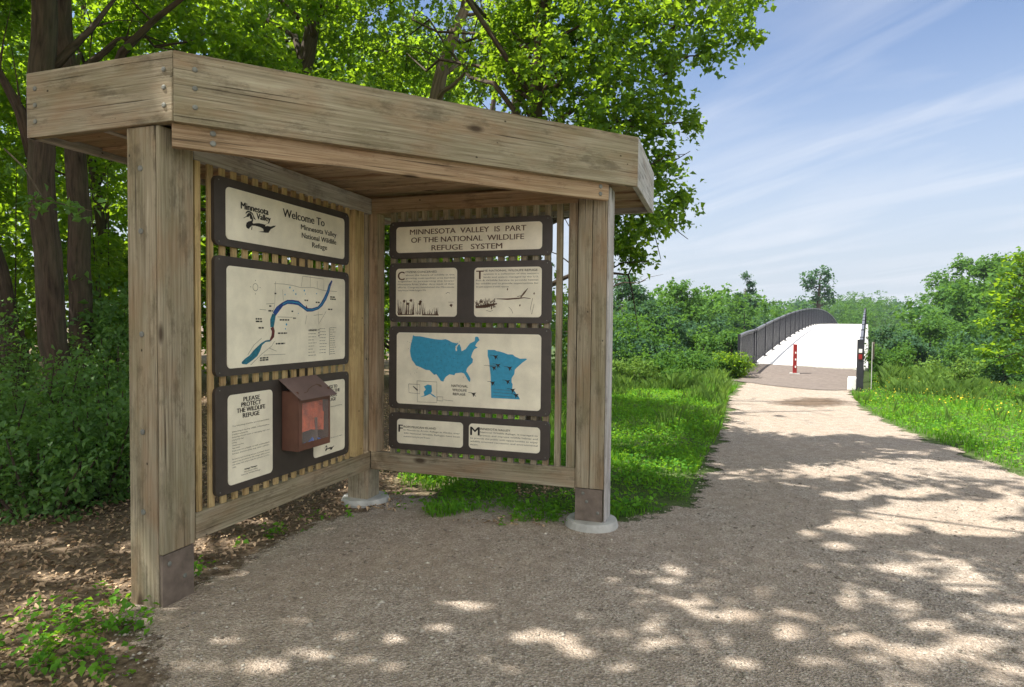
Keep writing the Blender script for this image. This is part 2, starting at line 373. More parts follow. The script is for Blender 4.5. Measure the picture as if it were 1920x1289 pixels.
def inpoly(x, y, poly):
    x = np.asarray(x); y = np.asarray(y); r = np.zeros(x.shape, bool); n = len(poly)
    for i in range(n):
        x1, y1 = poly[i]; x2, y2 = poly[(i + 1) % n]
        if y1 == y2: continue
        c = (y1 > y) != (y2 > y); r ^= c & (x < (x2 - x1) * (y - y1) / (y2 - y1) + x1)
    return r
def sheet(name, poly, mat, lift, step, jag, seed, label, cat, fade=.5):
    """ground covering with an uneven border, laid on the terrain"""
    r = np.random.default_rng(seed); pts = []
    n = len(poly)
    for i in range(n):
        a = np.array(poly[i]); b = np.array(poly[(i + 1) % n]); L = np.hypot(*(b - a)); k = max(1, int(L / (step * .6)))
        for j in range(k):
            q = a + (b - a) * j / k
            w = noise.noise(Vector((q[0] * 2.1, q[1] * 2.1, seed))) + .6 * noise.noise(Vector((q[0] * 6.5, q[1] * 6.5, seed + 3)))
            nn = np.array([(b - a)[1], -(b - a)[0]]) / max(L, 1e-6)
            pts.append(q + nn * w * jag)
    bpoly = [tuple(q) for q in pts]
    xs = [q[0] for q in bpoly]; ys = [q[1] for q in bpoly]
    gx, gy = np.meshgrid(np.arange(min(xs), max(xs), step), np.arange(min(ys), max(ys), step))
    gx = gx.ravel() + r.uniform(-.2, .2, gx.size) * step; gy = gy.ravel() + r.uniform(-.2, .2, gy.size) * step
    k = inpoly(gx, gy, bpoly); gx, gy = gx[k], gy[k]
    vs = [Vector(q) for q in bpoly] + [Vector((a, b)) for a, b in zip(gx, gy)]; nb = len(bpoly)
    out = geometry.delaunay_2d_cdt(vs, [], [list(range(nb))], 1, 1e-4)
    v2 = np.array([(q.x, q.y) for q in out[0]]); f = np.array([q for q in out[2] if len(q) == 3])
    z = terrain(v2[:, 0], v2[:, 1]) + lift
    bp_ = np.array(bpoly); dd = np.min(np.hypot(v2[:, None, 0] - bp_[None, :, 0], v2[:, None, 1] - bp_[None, :, 1]), 1) if len(v2) < 30000 else np.ones(len(v2))
    return tag(tri_mesh(name, np.c_[v2, z], f, mat, tint=np.clip(dd / fade, 0, 1), smooth=True), label, cat, kind='structure')
PATH = [(7.3, 19.4), (5.7, 15.9), (4.45, 13.0), (3.45, 10.2), (2.8, 8.4), (2.22, 7.0), (1.68, 5.7), (1.38, 4.85), (.72, 4.36), (.36, 4.16), (-.25, 4.25), (-.9, 4.5), (-1.3, 4.3), (-1.52, 3.75), (-1.72, 3.3), (-1.82, 2.85), (-1.45, 2.3), (-1.3, 1.2), (-1.2, -3), (7.5, -3), (6.0, 2.5), (4.95, 4.9), (4.75, 5.8), (4.98, 7.0), (5.45, 8.9), (6.0, 10.5), (7.0, 12.9), (8.35, 15.6), (10.2, 18.6)]
GRAV = [q for q in PATH]; k_ = GRAV.index((.36, 4.16)); GRAV[k_:k_ + 3] = [(.40, 4.62), (-.15, 4.95), (-.95, 5.05)]
sheet('gravel_path', GRAV, GRAVEL, .012, .2, .16, 3, 'pale crushed limestone gravel path in dappled shade', 'path')
ap = [BD * s_ + BR * p_ for s_, p_ in ((18.0, -3.25), (20.5, -3.2), (22.86, -3.2), (22.86, -.02), (20, -.02), (17.3, -.05), (16.6, -1.0), (17.2, -2.2))]
sheet('approach_pavement', [(q.x, q.y) for q in ap], APRON, .024, .3, .12, 8, 'brownish grey asphalt apron at the near end of the footbridge', 'pavement', .8)
sheet('wet_dirt_patch', [(4.55, 11.7), (5.2, 12.6), (6.0, 13.3), (6.9, 13.2), (6.75, 12.2), (6.2, 11.4), (5.3, 11.0), (4.8, 11.2)], DIRT, .018, .15, .10, 5, 'darker brown patch of damp dirt on the sunlit gravel', 'dirt patch', 1.2)

# pebbles lying loose on the near gravel
def pebbles(n):
    base = np.array([(1, 0, 0), (-.9, .2, 0), (0, 1, 0), (.1, -1, 0), (.1, .1, .7), (0, 0, -.5)]); fc = np.array([(0, 2, 4), (2, 1, 4), (1, 3, 4), (3, 0, 4), (2, 0, 5), (1, 2, 5), (3, 1, 5), (0, 3, 5)])
    y = 1.6 + 5.0 * rng.random(n * 3) ** 1.7; x = rng.uniform(-2.6, 5.2, n * 3)
    k = inpoly(x, y, PATH); x, y = x[k][:n], y[k][:n]; n = len(x)
    sz = np.clip(rng.lognormal(math.log(.0062), .45, n), .003, .02); a = rng.uniform(0, 6.28, n)
    b = base[None] * sz[:, None, None] * rng.uniform(.65, 1.25, (n, 6, 1)); ca, sa = np.cos(a)[:, None], np.sin(a)[:, None]
    P = np.stack([b[..., 0] * ca - b[..., 1] * sa, b[..., 0] * sa + b[..., 1] * ca, b[..., 2] * .7], -1) + np.stack([x, y, terrain(x, y) + .013], 1)[:, None]
    Fc = (fc[None] + 6 * np.arange(n)[:, None, None]).reshape(-1, 3)
    tag(tri_mesh('loose_pebbles', P.reshape(-1, 3), Fc, PEBM, tint=np.repeat(rng.random(n), 6)), 'loose grey and tan pebbles scattered over the gravel', 'pebbles', kind='stuff')
pebbles(16000)

# ------------------------------------------------------------------ information kiosk (local axes: x along the left wall towards the viewer, y along the right wall)
TH = 0.32285; KC = Vector((-1.0382, 4.6839, 0)); KROT = math.atan2(-math.cos(TH), -math.sin(TH))
kiosk = tag(empty('information_kiosk', KC, KROT), 'weathered timber information kiosk with a flat corner roof on three posts', 'kiosk')
UX, UY, UZ = Vector((1, 0, 0)), Vector((0, 1, 0)), Vector((0, 0, 1))
# posts: core with facing boards and a brown steel shoe
m = MB(); m.lohi((1.64, -.20, -.1), (1.845, -.029, 2.262)); m.lohi((1.645, -.027, .262), (1.842, -.005, 2.262)); p = m.build('post', WOOD, kiosk, .005)
m = MB(); m.lohi((1.652, -.028, -.1), (1.838, -.009, .258)); m.build('steel_shoe', STEELB, p, .002)
m = MB(); m.lohi((-.20, 1.545, .06), (-.031, 1.735, 2.262)); m.lohi((-.029, 1.545, .278), (-.005, 1.638, 2.262)); m.lohi((-.029, 1.641, .278), (-.006, 1.735, 2.262)); p = m.build('post', WOOD, kiosk, .005)
MB().lohi((-.20, 1.737, .06), (-.016, 1.750, 2.262)).build('skylit_side', WOODG, p, .003)  # pale strip in place of sky light on the post's right side
m = MB(); m.lohi((-.030, 1.546, .06), (-.008, 1.728, .274)); m.build('steel_shoe', STEELB, p, .002)
m = MB(); m.lohi((-.17, -.20, .03), (0.0, -.03, 2.262)); m.build('post', WOOD, kiosk, .005)
def footing(c, r, h, seed):
    m = MB(); n = 28
    rr = [r * (1 + .06 * noise.noise(Vector((math.cos(k * .2244) * 1.5, math.sin(k * .2244) * 1.5, seed)))) for k in range(n)]
    ring = lambda z, s: [Vector((c[0] + math.cos(k * 2 * math.pi / n) * rr[k] * s, c[1] + math.sin(k * 2 * math.pi / n) * rr[k] * s, z)) for k in range(n)]
    L = [ring(-.15, 1.06), ring(.015, 1.05), ring(h - .012, 1.0), ring(h, .96)]
    for a, b in zip(L, L[1:]):
        for k in range(n): m.poly([a[k], a[(k + 1) % n], b[(k + 1) % n], b[k]])
    m.poly(L[-1]); return m.build('footing', CONC, kiosk)
footing((-.09, 1.645), .170, .06, 1.0); footing((-.085, -.10), .172, .045, 5.0)
# rails
MB().lohi((-.002, -.06, .272), (1.638, -.008, .405)).build('bottom_rail', WOOD, kiosk, .004)
MB().lohi((-.06, -.008, .272), (-.008, 1.543, .405)).build('bottom_rail', WOOD, kiosk, .004)
MB().lohi((-.012, -.06, 2.158), (1.638, -.008, 2.272)).build('top_rail', WOODG, kiosk, .004)
MB().lohi((-.07, -.012, 2.166), (-.014, 1.543, 2.274)).build('top_rail', WOODR, kiosk, .004)
# slats: each wall's row is one panel
m = MB(); u = .275
while u < 1.62:
    m.lohi((u - .018, -.036, .40), (u + .018, -.021, 2.17)); u += .083
m.lohi((.085, -.055, .40), (.205, -.012, 2.17))
m.build('slat_panel', WOODY, kiosk, .002)
m = MB(); v = .17 - .005
while v < 1.52:
    m.lohi((-.058, v - .02, .40), (-.021, v + .02, 2.17)); v += .0833
m.lohi((-.058, 1.485, .40), (-.018, 1.538, 2.17))
m.build('slat_panel', WOOD, kiosk, .002)
MB().lohi((-.125, -.028, .405), (-.010, .036, 2.166)).build('corner_board', WOODR, kiosk, .003)
# roof: fascia boards round a square with one corner cut off
A, B, F_, E_, D = Vector((1.86, .095, 0)), Vector((1.86, -.84, 0)), Vector((-1.12, -.84, 0)), Vector((-1.12, 1.91, 0)), Vector((-.085, 1.92, 0))
ZT, ZB = 2.582, 2.265
def fascia(a, b, off, mat, z0=ZB, z1=ZT, th=.04, ext=0.0, name='fascia'):
    d = (b - a).normalized(); nrm = Vector((d.y, -d.x, 0))        # outward normal
    c = (a + b) / 2 - nrm * (off + th / 2); c.z = (z0 + z1) / 2
    return MB().box(c, ((b - a).length + ext, th, z1 - z0), (d, nrm, UZ)).build(name, mat, kiosk, .004)
fascia(B, A, 0, WOOD, ext=-.008); fascia(A, D, 0, WOOD, ext=-.006); fascia(D, E_, 0, WOODG, ext=-.006); fascia(E_, F_, 0, WOODG, ext=-.09); fascia(F_, B, 0, WOODG, ext=-.004)
dg = (D - A).normalized(); dn = Vector((dg.y, -dg.x, 0))
if dn.x < 0: dn = -dn
ba = Vector((1.835, .062, 0)); bb = Vector((.02, 1.733, 0)); mid = (ba + bb) / 2; mid += dn * ((1.283) - mid.dot(dn)); mid.z = 2.30
MB().box(mid, ((bb - ba).length, .040, .28), (dg, dn, UZ)).build('cross_beam', WOODR, kiosk, .004)
for k, (vv) in enumerate((-.42,)):
    MB().lohi((-1.06, vv - .02, 2.285), (1.80, vv + .02, 2.40)).build('joist', WOODG, kiosk, .004)
# ceiling planks running along the right wall, every other one lapped a little lower; cut back at the diagonal
m = MB(); u = -1.06; k = 0
while u < 1.78:
    z = 2.292 if k % 2 else 2.305; hi = min(1.86, (1.255 - .684 * (u + .15)) / .729)
    if hi > -.7: m.lohi((u + .004, -.79, z), (u + .156, hi, z + .022))
    u += .16; k += 1
m.build('ceiling_planks', WOODR, kiosk, .003)
m = MB(); top = [A + Vector((-.02, -.01, 0)), D + Vector((-.02, -.02, 0)), E_ + Vector((.02, -.02, 0)), F_ + Vector((.02, .02, 0)), B + Vector((-.02, .02, 0))]
m.poly([q + UZ * 2.56 for q in top]); m.poly([q + UZ * 2.53 for q in top[::-1]])
for a, b in zip(top, top[1:] + top[:1]): m.poly([a + UZ * 2.53, b + UZ * 2.53, b + UZ * 2.56, a + UZ * 2.56])
m.build('roof_deck', simple('roofing_felt', (.09, .085, .08), .95, var=.2, bmp=.2), kiosk)
# bolts
def bolt(c, X_, Y_, Z_, r=.012):
    return MB().disc(c, r, .005, (X_, Y_, Z_)).build('bolt', BOLT, kiosk)
for y in (.045, -.775):
    for z in (2.50, 2.42, 2.34): bolt((1.861, y, z), UY, UZ, UX)
pa = A + dg * .09; pd = D - dg * .05
for z in (2.51, 2.425, 2.34): bolt((pa.x + dn.x * .001, pa.y + dn.y * .001, z), dg, UZ, dn)
for t in (.17, 2.40):
    for z in (2.242, 2.196): q = ba + dg * t; q += dn * (1.304 - q.dot(dn)); bolt((q.x, q.y, z), dg, UZ, dn, .014)
for z in (2.07, 1.78, 1.30, .84, .46): bolt((1.846, -.115, z), UY, UZ, UX, .014)
for z in (.21, .12): bolt((1.80 - (.21 - z), -.008, z), -UX, UZ, UY, .012)
for y, z in ((1.60, .245), (1.625, .19), (1.70, .12)): bolt((-.007, y, z), UY, UZ, UX, .011)
DUCK1=[(-1.316,1.922),(-1.294,1.934),(-1.29,1.943),(-1.278,1.954),(-1.26,1.955),(-1.25,1.944),(-1.244,1.93),(-1.242,1.92),(-1.247,1.906),(-1.242,1.902),(-1.216,1.908),(-1.195,1.911),(-1.166,1.911),(-1.149,1.91),(-1.119,1.923),(-1.103,1.928),(-1.144,1.911),(-1.145,1.9),(-1.13,1.906),(-1.1,1.906),(-1.078,1.914),(-1.056,1.918),(-1.066,1.909),(-1.1,1.891),(-1.119,1.868),(-1.147,1.865),(-1.2,1.863),(-1.158,1.872),(-1.163,1.884),(-1.184,1.89),(-1.226,1.892),(-1.252,1.889),(-1.27,1.874),(-1.275,1.867),(-1.293,1.871),(-1.298,1.883),(-1.293,1.898),(-1.278,1.908),(-1.257,1.915),(-1.252,1.922),(-1.262,1.923),(-1.267,1.927),(-1.27,1.941),(-1.278,1.932),(-1.293,1.93),(-1.315,1.919)]
DUCK2=[(-1.3,1.943),(-1.298,1.956),(-1.283,1.965),(-1.265,1.965),(-1.247,1.959),(-1.237,1.944),(-1.221,1.924),(-1.239,1.928),(-1.244,1.945),(-1.257,1.955),(-1.277,1.958),(-1.29,1.953)]
DUCK3=[(-1.254,1.884),(-1.249,1.885),(-1.252,1.866),(-1.258,1.866)]
US=[(0.344,1.276),(0.357,1.269),(0.401,1.268),(0.45,1.26),(0.514,1.25),(0.567,1.246),(0.601,1.251),(0.63,1.241),(0.644,1.232),(0.668,1.226),(0.687,1.224),(0.701,1.227),(0.692,1.214),(0.678,1.204),(0.676,1.183),(0.68,1.167),(0.69,1.172),(0.687,1.192),(0.697,1.211),(0.706,1.22),(0.718,1.197),(0.721,1.179),(0.725,1.168),(0.754,1.184),(0.768,1.202),(0.786,1.224),(0.823,1.242),(0.825,1.27),(0.837,1.273),(0.849,1.269),(0.858,1.249),(0.837,1.229),(0.826,1.208),(0.845,1.197),(0.819,1.184),(0.805,1.159),(0.801,1.146),(0.796,1.129),(0.81,1.116),(0.808,1.092),(0.783,1.068),(0.766,1.05),(0.76,1.028),(0.774,1.011),(0.793,0.976),(0.788,0.954),(0.774,0.967),(0.755,0.997),(0.743,1.014),(0.722,1.018),(0.679,1.012),(0.67,0.998),(0.632,1.003),(0.603,0.983),(0.591,0.964),(0.586,0.949),(0.564,0.955),(0.55,0.976),(0.53,1.0),(0.513,0.995),(0.496,1.01),(0.476,1.027),(0.447,1.028),(0.402,1.047),(0.368,1.057),(0.358,1.072),(0.338,1.094),(0.327,1.121),(0.32,1.161),(0.327,1.211),(0.337,1.242)]
AK=[(0.433,0.909),(0.462,0.924),(0.494,0.919),(0.497,0.876),(0.487,0.863),(0.517,0.846),(0.536,0.831),(0.507,0.841),(0.482,0.858),(0.458,0.846),(0.438,0.838),(0.404,0.832),(0.438,0.845),(0.431,0.869),(0.448,0.888)]
BX1=[(0.378,0.947),(0.535,0.945),(0.536,0.798),(0.382,0.795)]
BX2=[(0.311,0.922),(0.401,0.921),(0.401,0.854),(0.314,0.859)]
BX3=[(0.539,0.84),(0.582,0.84),(0.582,0.811),(0.539,0.812)]
HW=[(0.346,0.908),(0.384,0.878)]
MN=[(0.919,1.183),(0.973,1.183),(0.985,1.176),(1.004,1.174),(1.036,1.166),(1.067,1.155),(1.102,1.155),(1.118,1.142),(1.156,1.127),(1.199,1.13),(1.204,1.124),(1.172,1.101),(1.138,1.071),(1.119,1.052),(1.115,1.022),(1.096,0.992),(1.096,0.963),(1.104,0.952),(1.101,0.922),(1.116,0.908),(1.128,0.89),(1.144,0.876),(1.156,0.854),(1.154,0.849),(1.109,0.85),(0.948,0.85),(0.945,0.96),(0.943,1.005),(0.936,1.057),(0.93,1.113),(0.92,1.139)]
BIRDS=[(0.977,1.135),(0.995,1.076),(0.966,1.058),(1.08,1.06),(0.957,0.953),(1.067,0.967),(1.103,0.909),(1.128,0.875),(0.816,0.869)]
RIV=[(-0.503,1.638),(-0.53,1.604),(-0.547,1.564),(-0.58,1.517),(-0.617,1.478),(-0.654,1.454),(-0.716,1.44),(-0.766,1.439),(-0.805,1.456),(-0.853,1.479),(-0.909,1.483),(-0.955,1.482),(-1.0,1.466),(-1.043,1.436),(-1.073,1.406),(-1.086,1.372),(-1.091,1.332),(-1.08,1.309),(-1.085,1.28),(-1.108,1.255),(-1.145,1.253),(-1.178,1.237),(-1.198,1.215),(-1.226,1.189),(-1.265,1.163),(-1.303,1.146),(-1.333,1.14)]
BLOBS=[(-0.977,1.525),(-0.932,1.569),(-0.9,1.552),(-0.877,1.533),(-0.795,1.558),(-0.785,1.537),(-0.853,1.416),(-0.964,1.349),(-0.973,1.323),(-0.67,1.545)]
LEG=[(-0.53,1.327),(-0.53,1.147)]
ROADS=[[(-1.073,1.583),(-0.99,1.586),(-0.9,1.582),(-0.834,1.574),(-0.705,1.581),(-0.59,1.568),(-0.446,1.569)],[(-1.06,1.596),(-1.067,1.469),(-1.078,1.423)],[(-0.81,1.645),(-0.824,1.581)],[(-0.736,1.654),(-0.736,1.583)],[(-0.664,1.625),(-0.664,1.577)],[(-0.81,1.645),(-0.596,1.642),(-0.596,1.571)],[(-1.193,1.432),(-1.14,1.43)],[(-1.14,1.464),(-1.073,1.469)],[(-1.043,1.392),(-0.909,1.391)],[(-0.654,1.432),(-0.649,1.349)],[(-0.569,1.434),(-0.643,1.356)],[(-0.771,1.405),(-0.786,1.349)],[(-1.288,1.181),(-1.241,1.233),(-1.177,1.271)],[(-1.265,1.125),(-1.178,1.181),(-1.095,1.223),(-1.07,1.251)],[(-1.116,1.213),(-1.053,1.193)],[(-1.162,1.175),(-0.974,1.172)],[(-0.7,1.406),(-0.606,1.414)],[(-0.999,1.553),(-0.991,1.489)]]
MARKS=[(-1.115,-1.091,1.453),(-1.121,-1.084,1.426),(-1.225,-1.177,1.379),(-1.224,-1.17,1.365),(-1.202,-1.16,1.329),(-1.024,-0.939,1.375),(-1.04,-0.959,1.297),(-1.058,-0.977,1.236),(-1.192,-1.117,1.159),(-1.192,-1.117,1.147),(-0.793,-0.758,1.498),(-0.68,-0.638,1.489),(-0.524,-0.47,1.53),(-0.523,-0.46,1.516),(-0.549,-0.5,1.448),(-0.918,-0.892,1.427),(-0.902,-0.876,1.386),(-1.069,-1.052,1.527),(-1.236,-1.215,1.554)]

# ------------------------------------------------------------------ signs on the two walls
def kiosk_pt(u_, v_, z_=0): return KC + Vector((math.cos(KROT) * u_ - math.sin(KROT) * v_, math.sin(KROT) * u_ + math.cos(KROT) * v_, z_))
_ft = {}
def text_mesh(s, bold=0.0):
    if (s, bold) in _ft: return _ft[(s, bold)]
    cu = bpy.data.curves.new('t', 'FONT'); cu.body = s; cu.size = 1; cu.offset = 0; cu.resolution_u = 3
    o = bpy.data.objects.new('t', cu); col.objects.link(o)
    dg_ = bpy.context.evaluated_depsgraph_get(); me = bpy.data.meshes.new_from_object(o.evaluated_get(dg_))
    v = np.array([q.co[:2] for q in me.vertices]); f = [tuple(q.vertices) for q in me.polygons]
    bpy.data.objects.remove(o); bpy.data.curves.remove(cu); bpy.data.meshes.remove(me)
    _ft[(s, bold)] = (v, f); return v, f
def add_text(m, s, x0, x1, base, cap, tf, bold=.0):
    """line of lettering fitted between x0 and x1 with its baseline and capital height"""
    v, f = text_mesh(s, bold); H, _ = text_mesh('H')
    ch = H[:, 1].max(); lo, hi = v[:, 0].min(), v[:, 0].max()
    sy = cap / ch; sx = (x1 - x0) / (hi - lo) if x1 is not None else sy * .92
    P = [tf(x0 + (a - lo) * sx, base + b * sy) for a, b in v]
    for q in f: m.poly([P[i] for i in q])
    if bold:                                                        # heavier strokes: the same outline once more, shifted a little
        for k in (1, 2, 3):
            e = tf(bold * cap * .9 * k, 0) - tf(0, 0) + Vector((0, -.0004 * k, 0))
            for q in f: m.poly([P[i] + e for i in q])
def rrect(x0, x1, z0, z1, r, n=6):
    out = []
    for cx, cz, a0 in ((x1 - r, z1 - r, 0), (x0 + r, z1 - r, 90), (x0 + r, z0 + r, 180), (x1 - r, z0 + r, 270)):
        for k in range(n + 1):
            a = math.radians(a0 + 90 * k / n); out.append((cx + r * math.cos(a), cz + r * math.sin(a)))
    return out
class Sign:
    """board in wall coordinates (x to the right, z up); local y points into the wall"""
    def __init__(s, side, name, label, x0, x1, z0, z1):
        s.xc, s.z0 = (x0 + x1) / 2, z0
        if side == 'L': loc = kiosk_pt(-s.xc, 0, z0); rot = KROT + math.pi
        else: loc = kiosk_pt(0, s.xc, z0); rot = KROT + math.pi / 2
        s.root = tag(empty(name, loc, rot), label, 'sign', 'brown sign boards inside the kiosk')
        s.slab(rrect(x0, x1, z0, z1, .035), 'board', SIGNB, -.020, 0.0, s.root)
        for x in (x0 + .03, x1 - .03):
            for z in (z0 + .02, z1 - .02): MB().disc(s.tf(.0005)(x, z), .004, .002, (UX, UZ, -UY), 8).build('screw', BOLT, s.root)
    def tf(s, y): return lambda x, z: Vector((x - s.xc, -y, z - s.z0))
    def slab(s, pts, name, mat, y0, y1, parent):
        m = MB(); f, b = s.tf(y1), s.tf(y0); n = len(pts)
        m.poly([f(*q) for q in pts]); m.poly([b(*q) for q in pts[::-1]])
        for i in range(n): q, w = pts[i], pts[(i + 1) % n]; m.poly([f(*q), b(*q), b(*w), f(*w)])
        return m.build(name, mat, parent)
    def plate(s, x0, x1, z0, z1, name='face_plate'): return s.slab(rrect(x0, x1, z0, z1, .026), name, CREAM, .0005, .0035, s.root)
    def ink(s, name, mat, parent, fn, y=.0045):
        m = MB(); fn(m, s.tf(y)); return m.build(name, mat, parent)
def strip(m, pts, w, tf):
    """band of given half widths along a line"""
    n = len(pts); W = w if hasattr(w, '__len__') else [w] * n
    L = []; 
    for i in range(n):
        a = Vector(pts[max(i - 1, 0)]); b = Vector(pts[min(i + 1, n - 1)]); d = (b - a); d = d.normalized() if d.length else Vector((1, 0)); k = Vector((-d.y, d.x))
        L.append((Vector(pts[i]) + k * W[i], Vector(pts[i]) - k * W[i]))
    for (a, b), (c, d) in zip(L, L[1:]):
        m.poly([tf(*a), tf(*b), tf(*d), tf(*c)])
def dashes(m, x0, x1, z, h, tf, r):
    x = x0
    while x < x1 - .006:
        w = min(r.uniform(.012, .03), x1 - x); strip(m, [(x, z), (x + w, z)], h, tf); x += w + .005
def body(m, lines, x0, x1, z, pitch, cap, tf, last=None):
    for i, t in enumerate(lines):
        if t: add_text(m, t, x0[i] if isinstance(x0, list) else x0, x1 if (isinstance(x1, float) and len(t) > 34) else None, z - i * pitch, cap, tf)

# welcome board
S = Sign('L', 'welcome_sign', 'brown sign board reading Welcome To with a duck drawing, top of the left wall', -1.518, -.297, 1.756, 2.110)
P = S.plate(-1.442, -.358, 1.793, 2.065)
def f(m, tf):
    add_text(m, 'Minnesota', -1.337, -1.122, 1.968, .036, tf, .034); add_text(m, 'Valley', -1.217, -1.104, 1.932, .032, tf, .034)
    for q in (DUCK1, DUCK2, DUCK3): m.flat(q, tf)
S.ink('duck_emblem', INK, P, f)
def f(m, tf):
    add_text(m, 'Welcome To', -.996, -.589, 1.981, .047, tf, .018); add_text(m, 'Minnesota Valley', -.828, -.455, 1.930, .031, tf, .008)
    add_text(m, 'National Wildlife', -.820, -.458, 1.880, .031, tf, .008); add_text(m, 'Refuge', -.717, -.56, 1.833, .031, tf, .008)
S.ink('lettering', INK, P, f)
# river map board
S = Sign('L', 'river_map_sign', 'brown sign board with a map of a winding blue river, middle of the left wall', -1.518, -.297, 1.076, 1.704)
P = S.plate(-1.438, -.351, 1.115, 1.656)
W = [.006, .011, .014, .015, .013, .011, .010, .012, .013, .014, .013, .013, .015, .016, .015, .017, .015, .013, .011, .007, .004, .008, .018, .022, .016, .016, .006]
ww = [q * (1 + .45 * noise.noise(Vector((i * 1.7, 2.0, 0)))) for i, q in enumerate(W)]
S.ink('river', NAVY, P, lambda m, tf: strip(m, RIV[:15], ww[:15], tf))
S.ink('river_marsh', RIVT, P, lambda m, tf: (strip(m, RIV[14:17], ww[14:17], tf), strip(m, RIV[19:], ww[19:], tf)))
S.ink('river_reach', MAROON, P, lambda m, tf: (strip(m, RIV[16:20], ww[16:20], tf), strip(m, [(RIV[7][0] - .01, RIV[7][1] + .028), (RIV[7][0] - .003, RIV[7][1] + .006)], [.002, .008], tf)))
_r = random.Random(3)
def f(m, tf):
    for a, b in BLOBS:
        k = _r.uniform(.004, .009); m.flat([(a - k, b), (a - k * .2, b - k * 1.1), (a + k, b - k * .3), (a + k * .3, b + k)], tf)
    for i in range(2, 14):
        for j in range(4):
            a, b = RIV[i]; 
    strip(m, RIV[1:13], [q * .22 for q in ww[1:13]], lambda x, z: tf(x, z) + Vector((0, -.0006, 0)))
S.ink('lakes', TEAL, P, f)
def f(m, tf):
    for q in ROADS: strip(m, q, .0010, tf)
    cx, cz = MARKS[-1][0] + .01, MARKS[-1][2]
    strip(m, [(cx + .02 * math.cos(k * .3142), cz + .02 * math.sin(k * .3142)) for k in range(21)], .0012, tf)
    for i in range(4): a = i * math.pi / 2; strip(m, [(cx + .034 * math.cos(a), cz + .034 * math.sin(a)), (cx + .04 * math.cos(a), cz + .04 * math.sin(a))], .0018, tf)
    lx, lz0, lz1 = LEG[0][0], LEG[1][1], LEG[0][1]
    for k in range(13): z = lz1 - (lz1 - lz0) * k / 12.5; dashes(m, lx + .006, lx + _r.uniform(.03, .075), z, .0014, tf, _r)
    for k in range(9): z = lz1 - .006 - (lz1 - lz0) * k / 9.3; dashes(m, lx - .11, lx - _r.uniform(.03, .05), z, .0014, tf, _r); dashes(m, lx - .225, lx - _r.uniform(.14, .17), z - .012, .0014, tf, _r)
S.ink('road_lines', INKG, P, f)
def f(m, tf):
    for a, b, z in MARKS[:-1]: dashes(m, a, b, z, .0042, tf, _r)
    lx, lz0, lz1 = LEG[0][0], LEG[1][1], LEG[0][1]
    strip(m, [(lx, lz0), (lx, lz1)], .0016, tf); add_text(m, 'LEGEND', lx - .22, lx - .135, lz1 - .02, .012, tf, .02)
    for k in range(3): m.flat([(lx - .122, lz1 - .012 - k * .019), (lx - .116, lz1 - .02 - k * .019), (lx - .110, lz1 - .012 - k * .019), (lx - .116, lz1 - .006 - k * .019)], tf)
S.ink('map_lettering', INK, P, f)
# rules board
S = Sign('L', 'rules_sign', 'brown board with two narrow plates of rules behind the brochure box, bottom of left wall', -1.518, -.297, .452, 1.025)
P = S.plate(-1.434, -1.087, .493, .974)
def f(m, tf):
    for t, a, b, z in (('PLEASE', -1.322, -1.196, .931), ('PROTECT', -1.338, -1.186, .902), ('THE WILDLIFE', -1.372, -1.152, .873), ('REFUGE', -1.327, -1.199, .842)): add_text(m, t, a, b, z, .0235, tf, .022)
S.ink('lettering', INK, P, f)
def f(m, tf):
    L = ['The following activities are not permitted:', '', 'Disturbing or feeding wildlife, collecting plants', 'or animals, or cutting any trees;', 'Entering closed areas or damaging signs and', 'property of the refuge;', 'Littering;', 'Camping or open fires;', 'Motor vehicles;', 'Pets not on a leash, or left unattended;', 'horses, snowmobiles and other vehicles;', '', 'Firearms and hunting except as posted. Please', 'report any problem to the refuge office so we', 'can keep this place safe for people and for', 'wildlife.']
    body(m, L, -1.405, -1.115, .803, .0147, .0068, tf)
    add_text(m, 'Refuge Manager', -1.315, -1.215, .555, .0078, tf, .02); add_text(m, 'Minnesota Valley', -1.318, -1.212, .541, .0066, tf); add_text(m, 'National Wildlife Refuge', -1.34, -1.19, .528, .0066, tf)
S.ink('small_print', INKG, P, f)
P = S.plate(-.70, -.351, .493, .976)
def f(m, tf):
    for t, a, b, z in (('THINGS TO', -.60, -.445, .925), ('ENJOY IN THE', -.632, -.415, .897), ('WILDLIFE', -.597, -.448, .869), ('REFUGE', -.587, -.46, .841)): add_text(m, t, a, b, z, .0215, tf, .022)
    k = .055; cx, cz = -.545, .530
    m.flat([(cx + (a + 1.22) * .42, cz + (b - 1.90) * .42) for a, b in DUCK1], tf)
S.ink('lettering', INK, P, f)
def f(m, tf):
    body(m, ['Trails for hiking, skiing and biking', 'Birds and wildlife to watch', 'Nature programs all year', 'Fishing and canoeing', 'Picnics', '', 'Photography', '', 'Please enjoy your visit and come again'], -.66, -.385, .80, .026, .0074, tf)
S.ink('small_print', INKG, P, f)
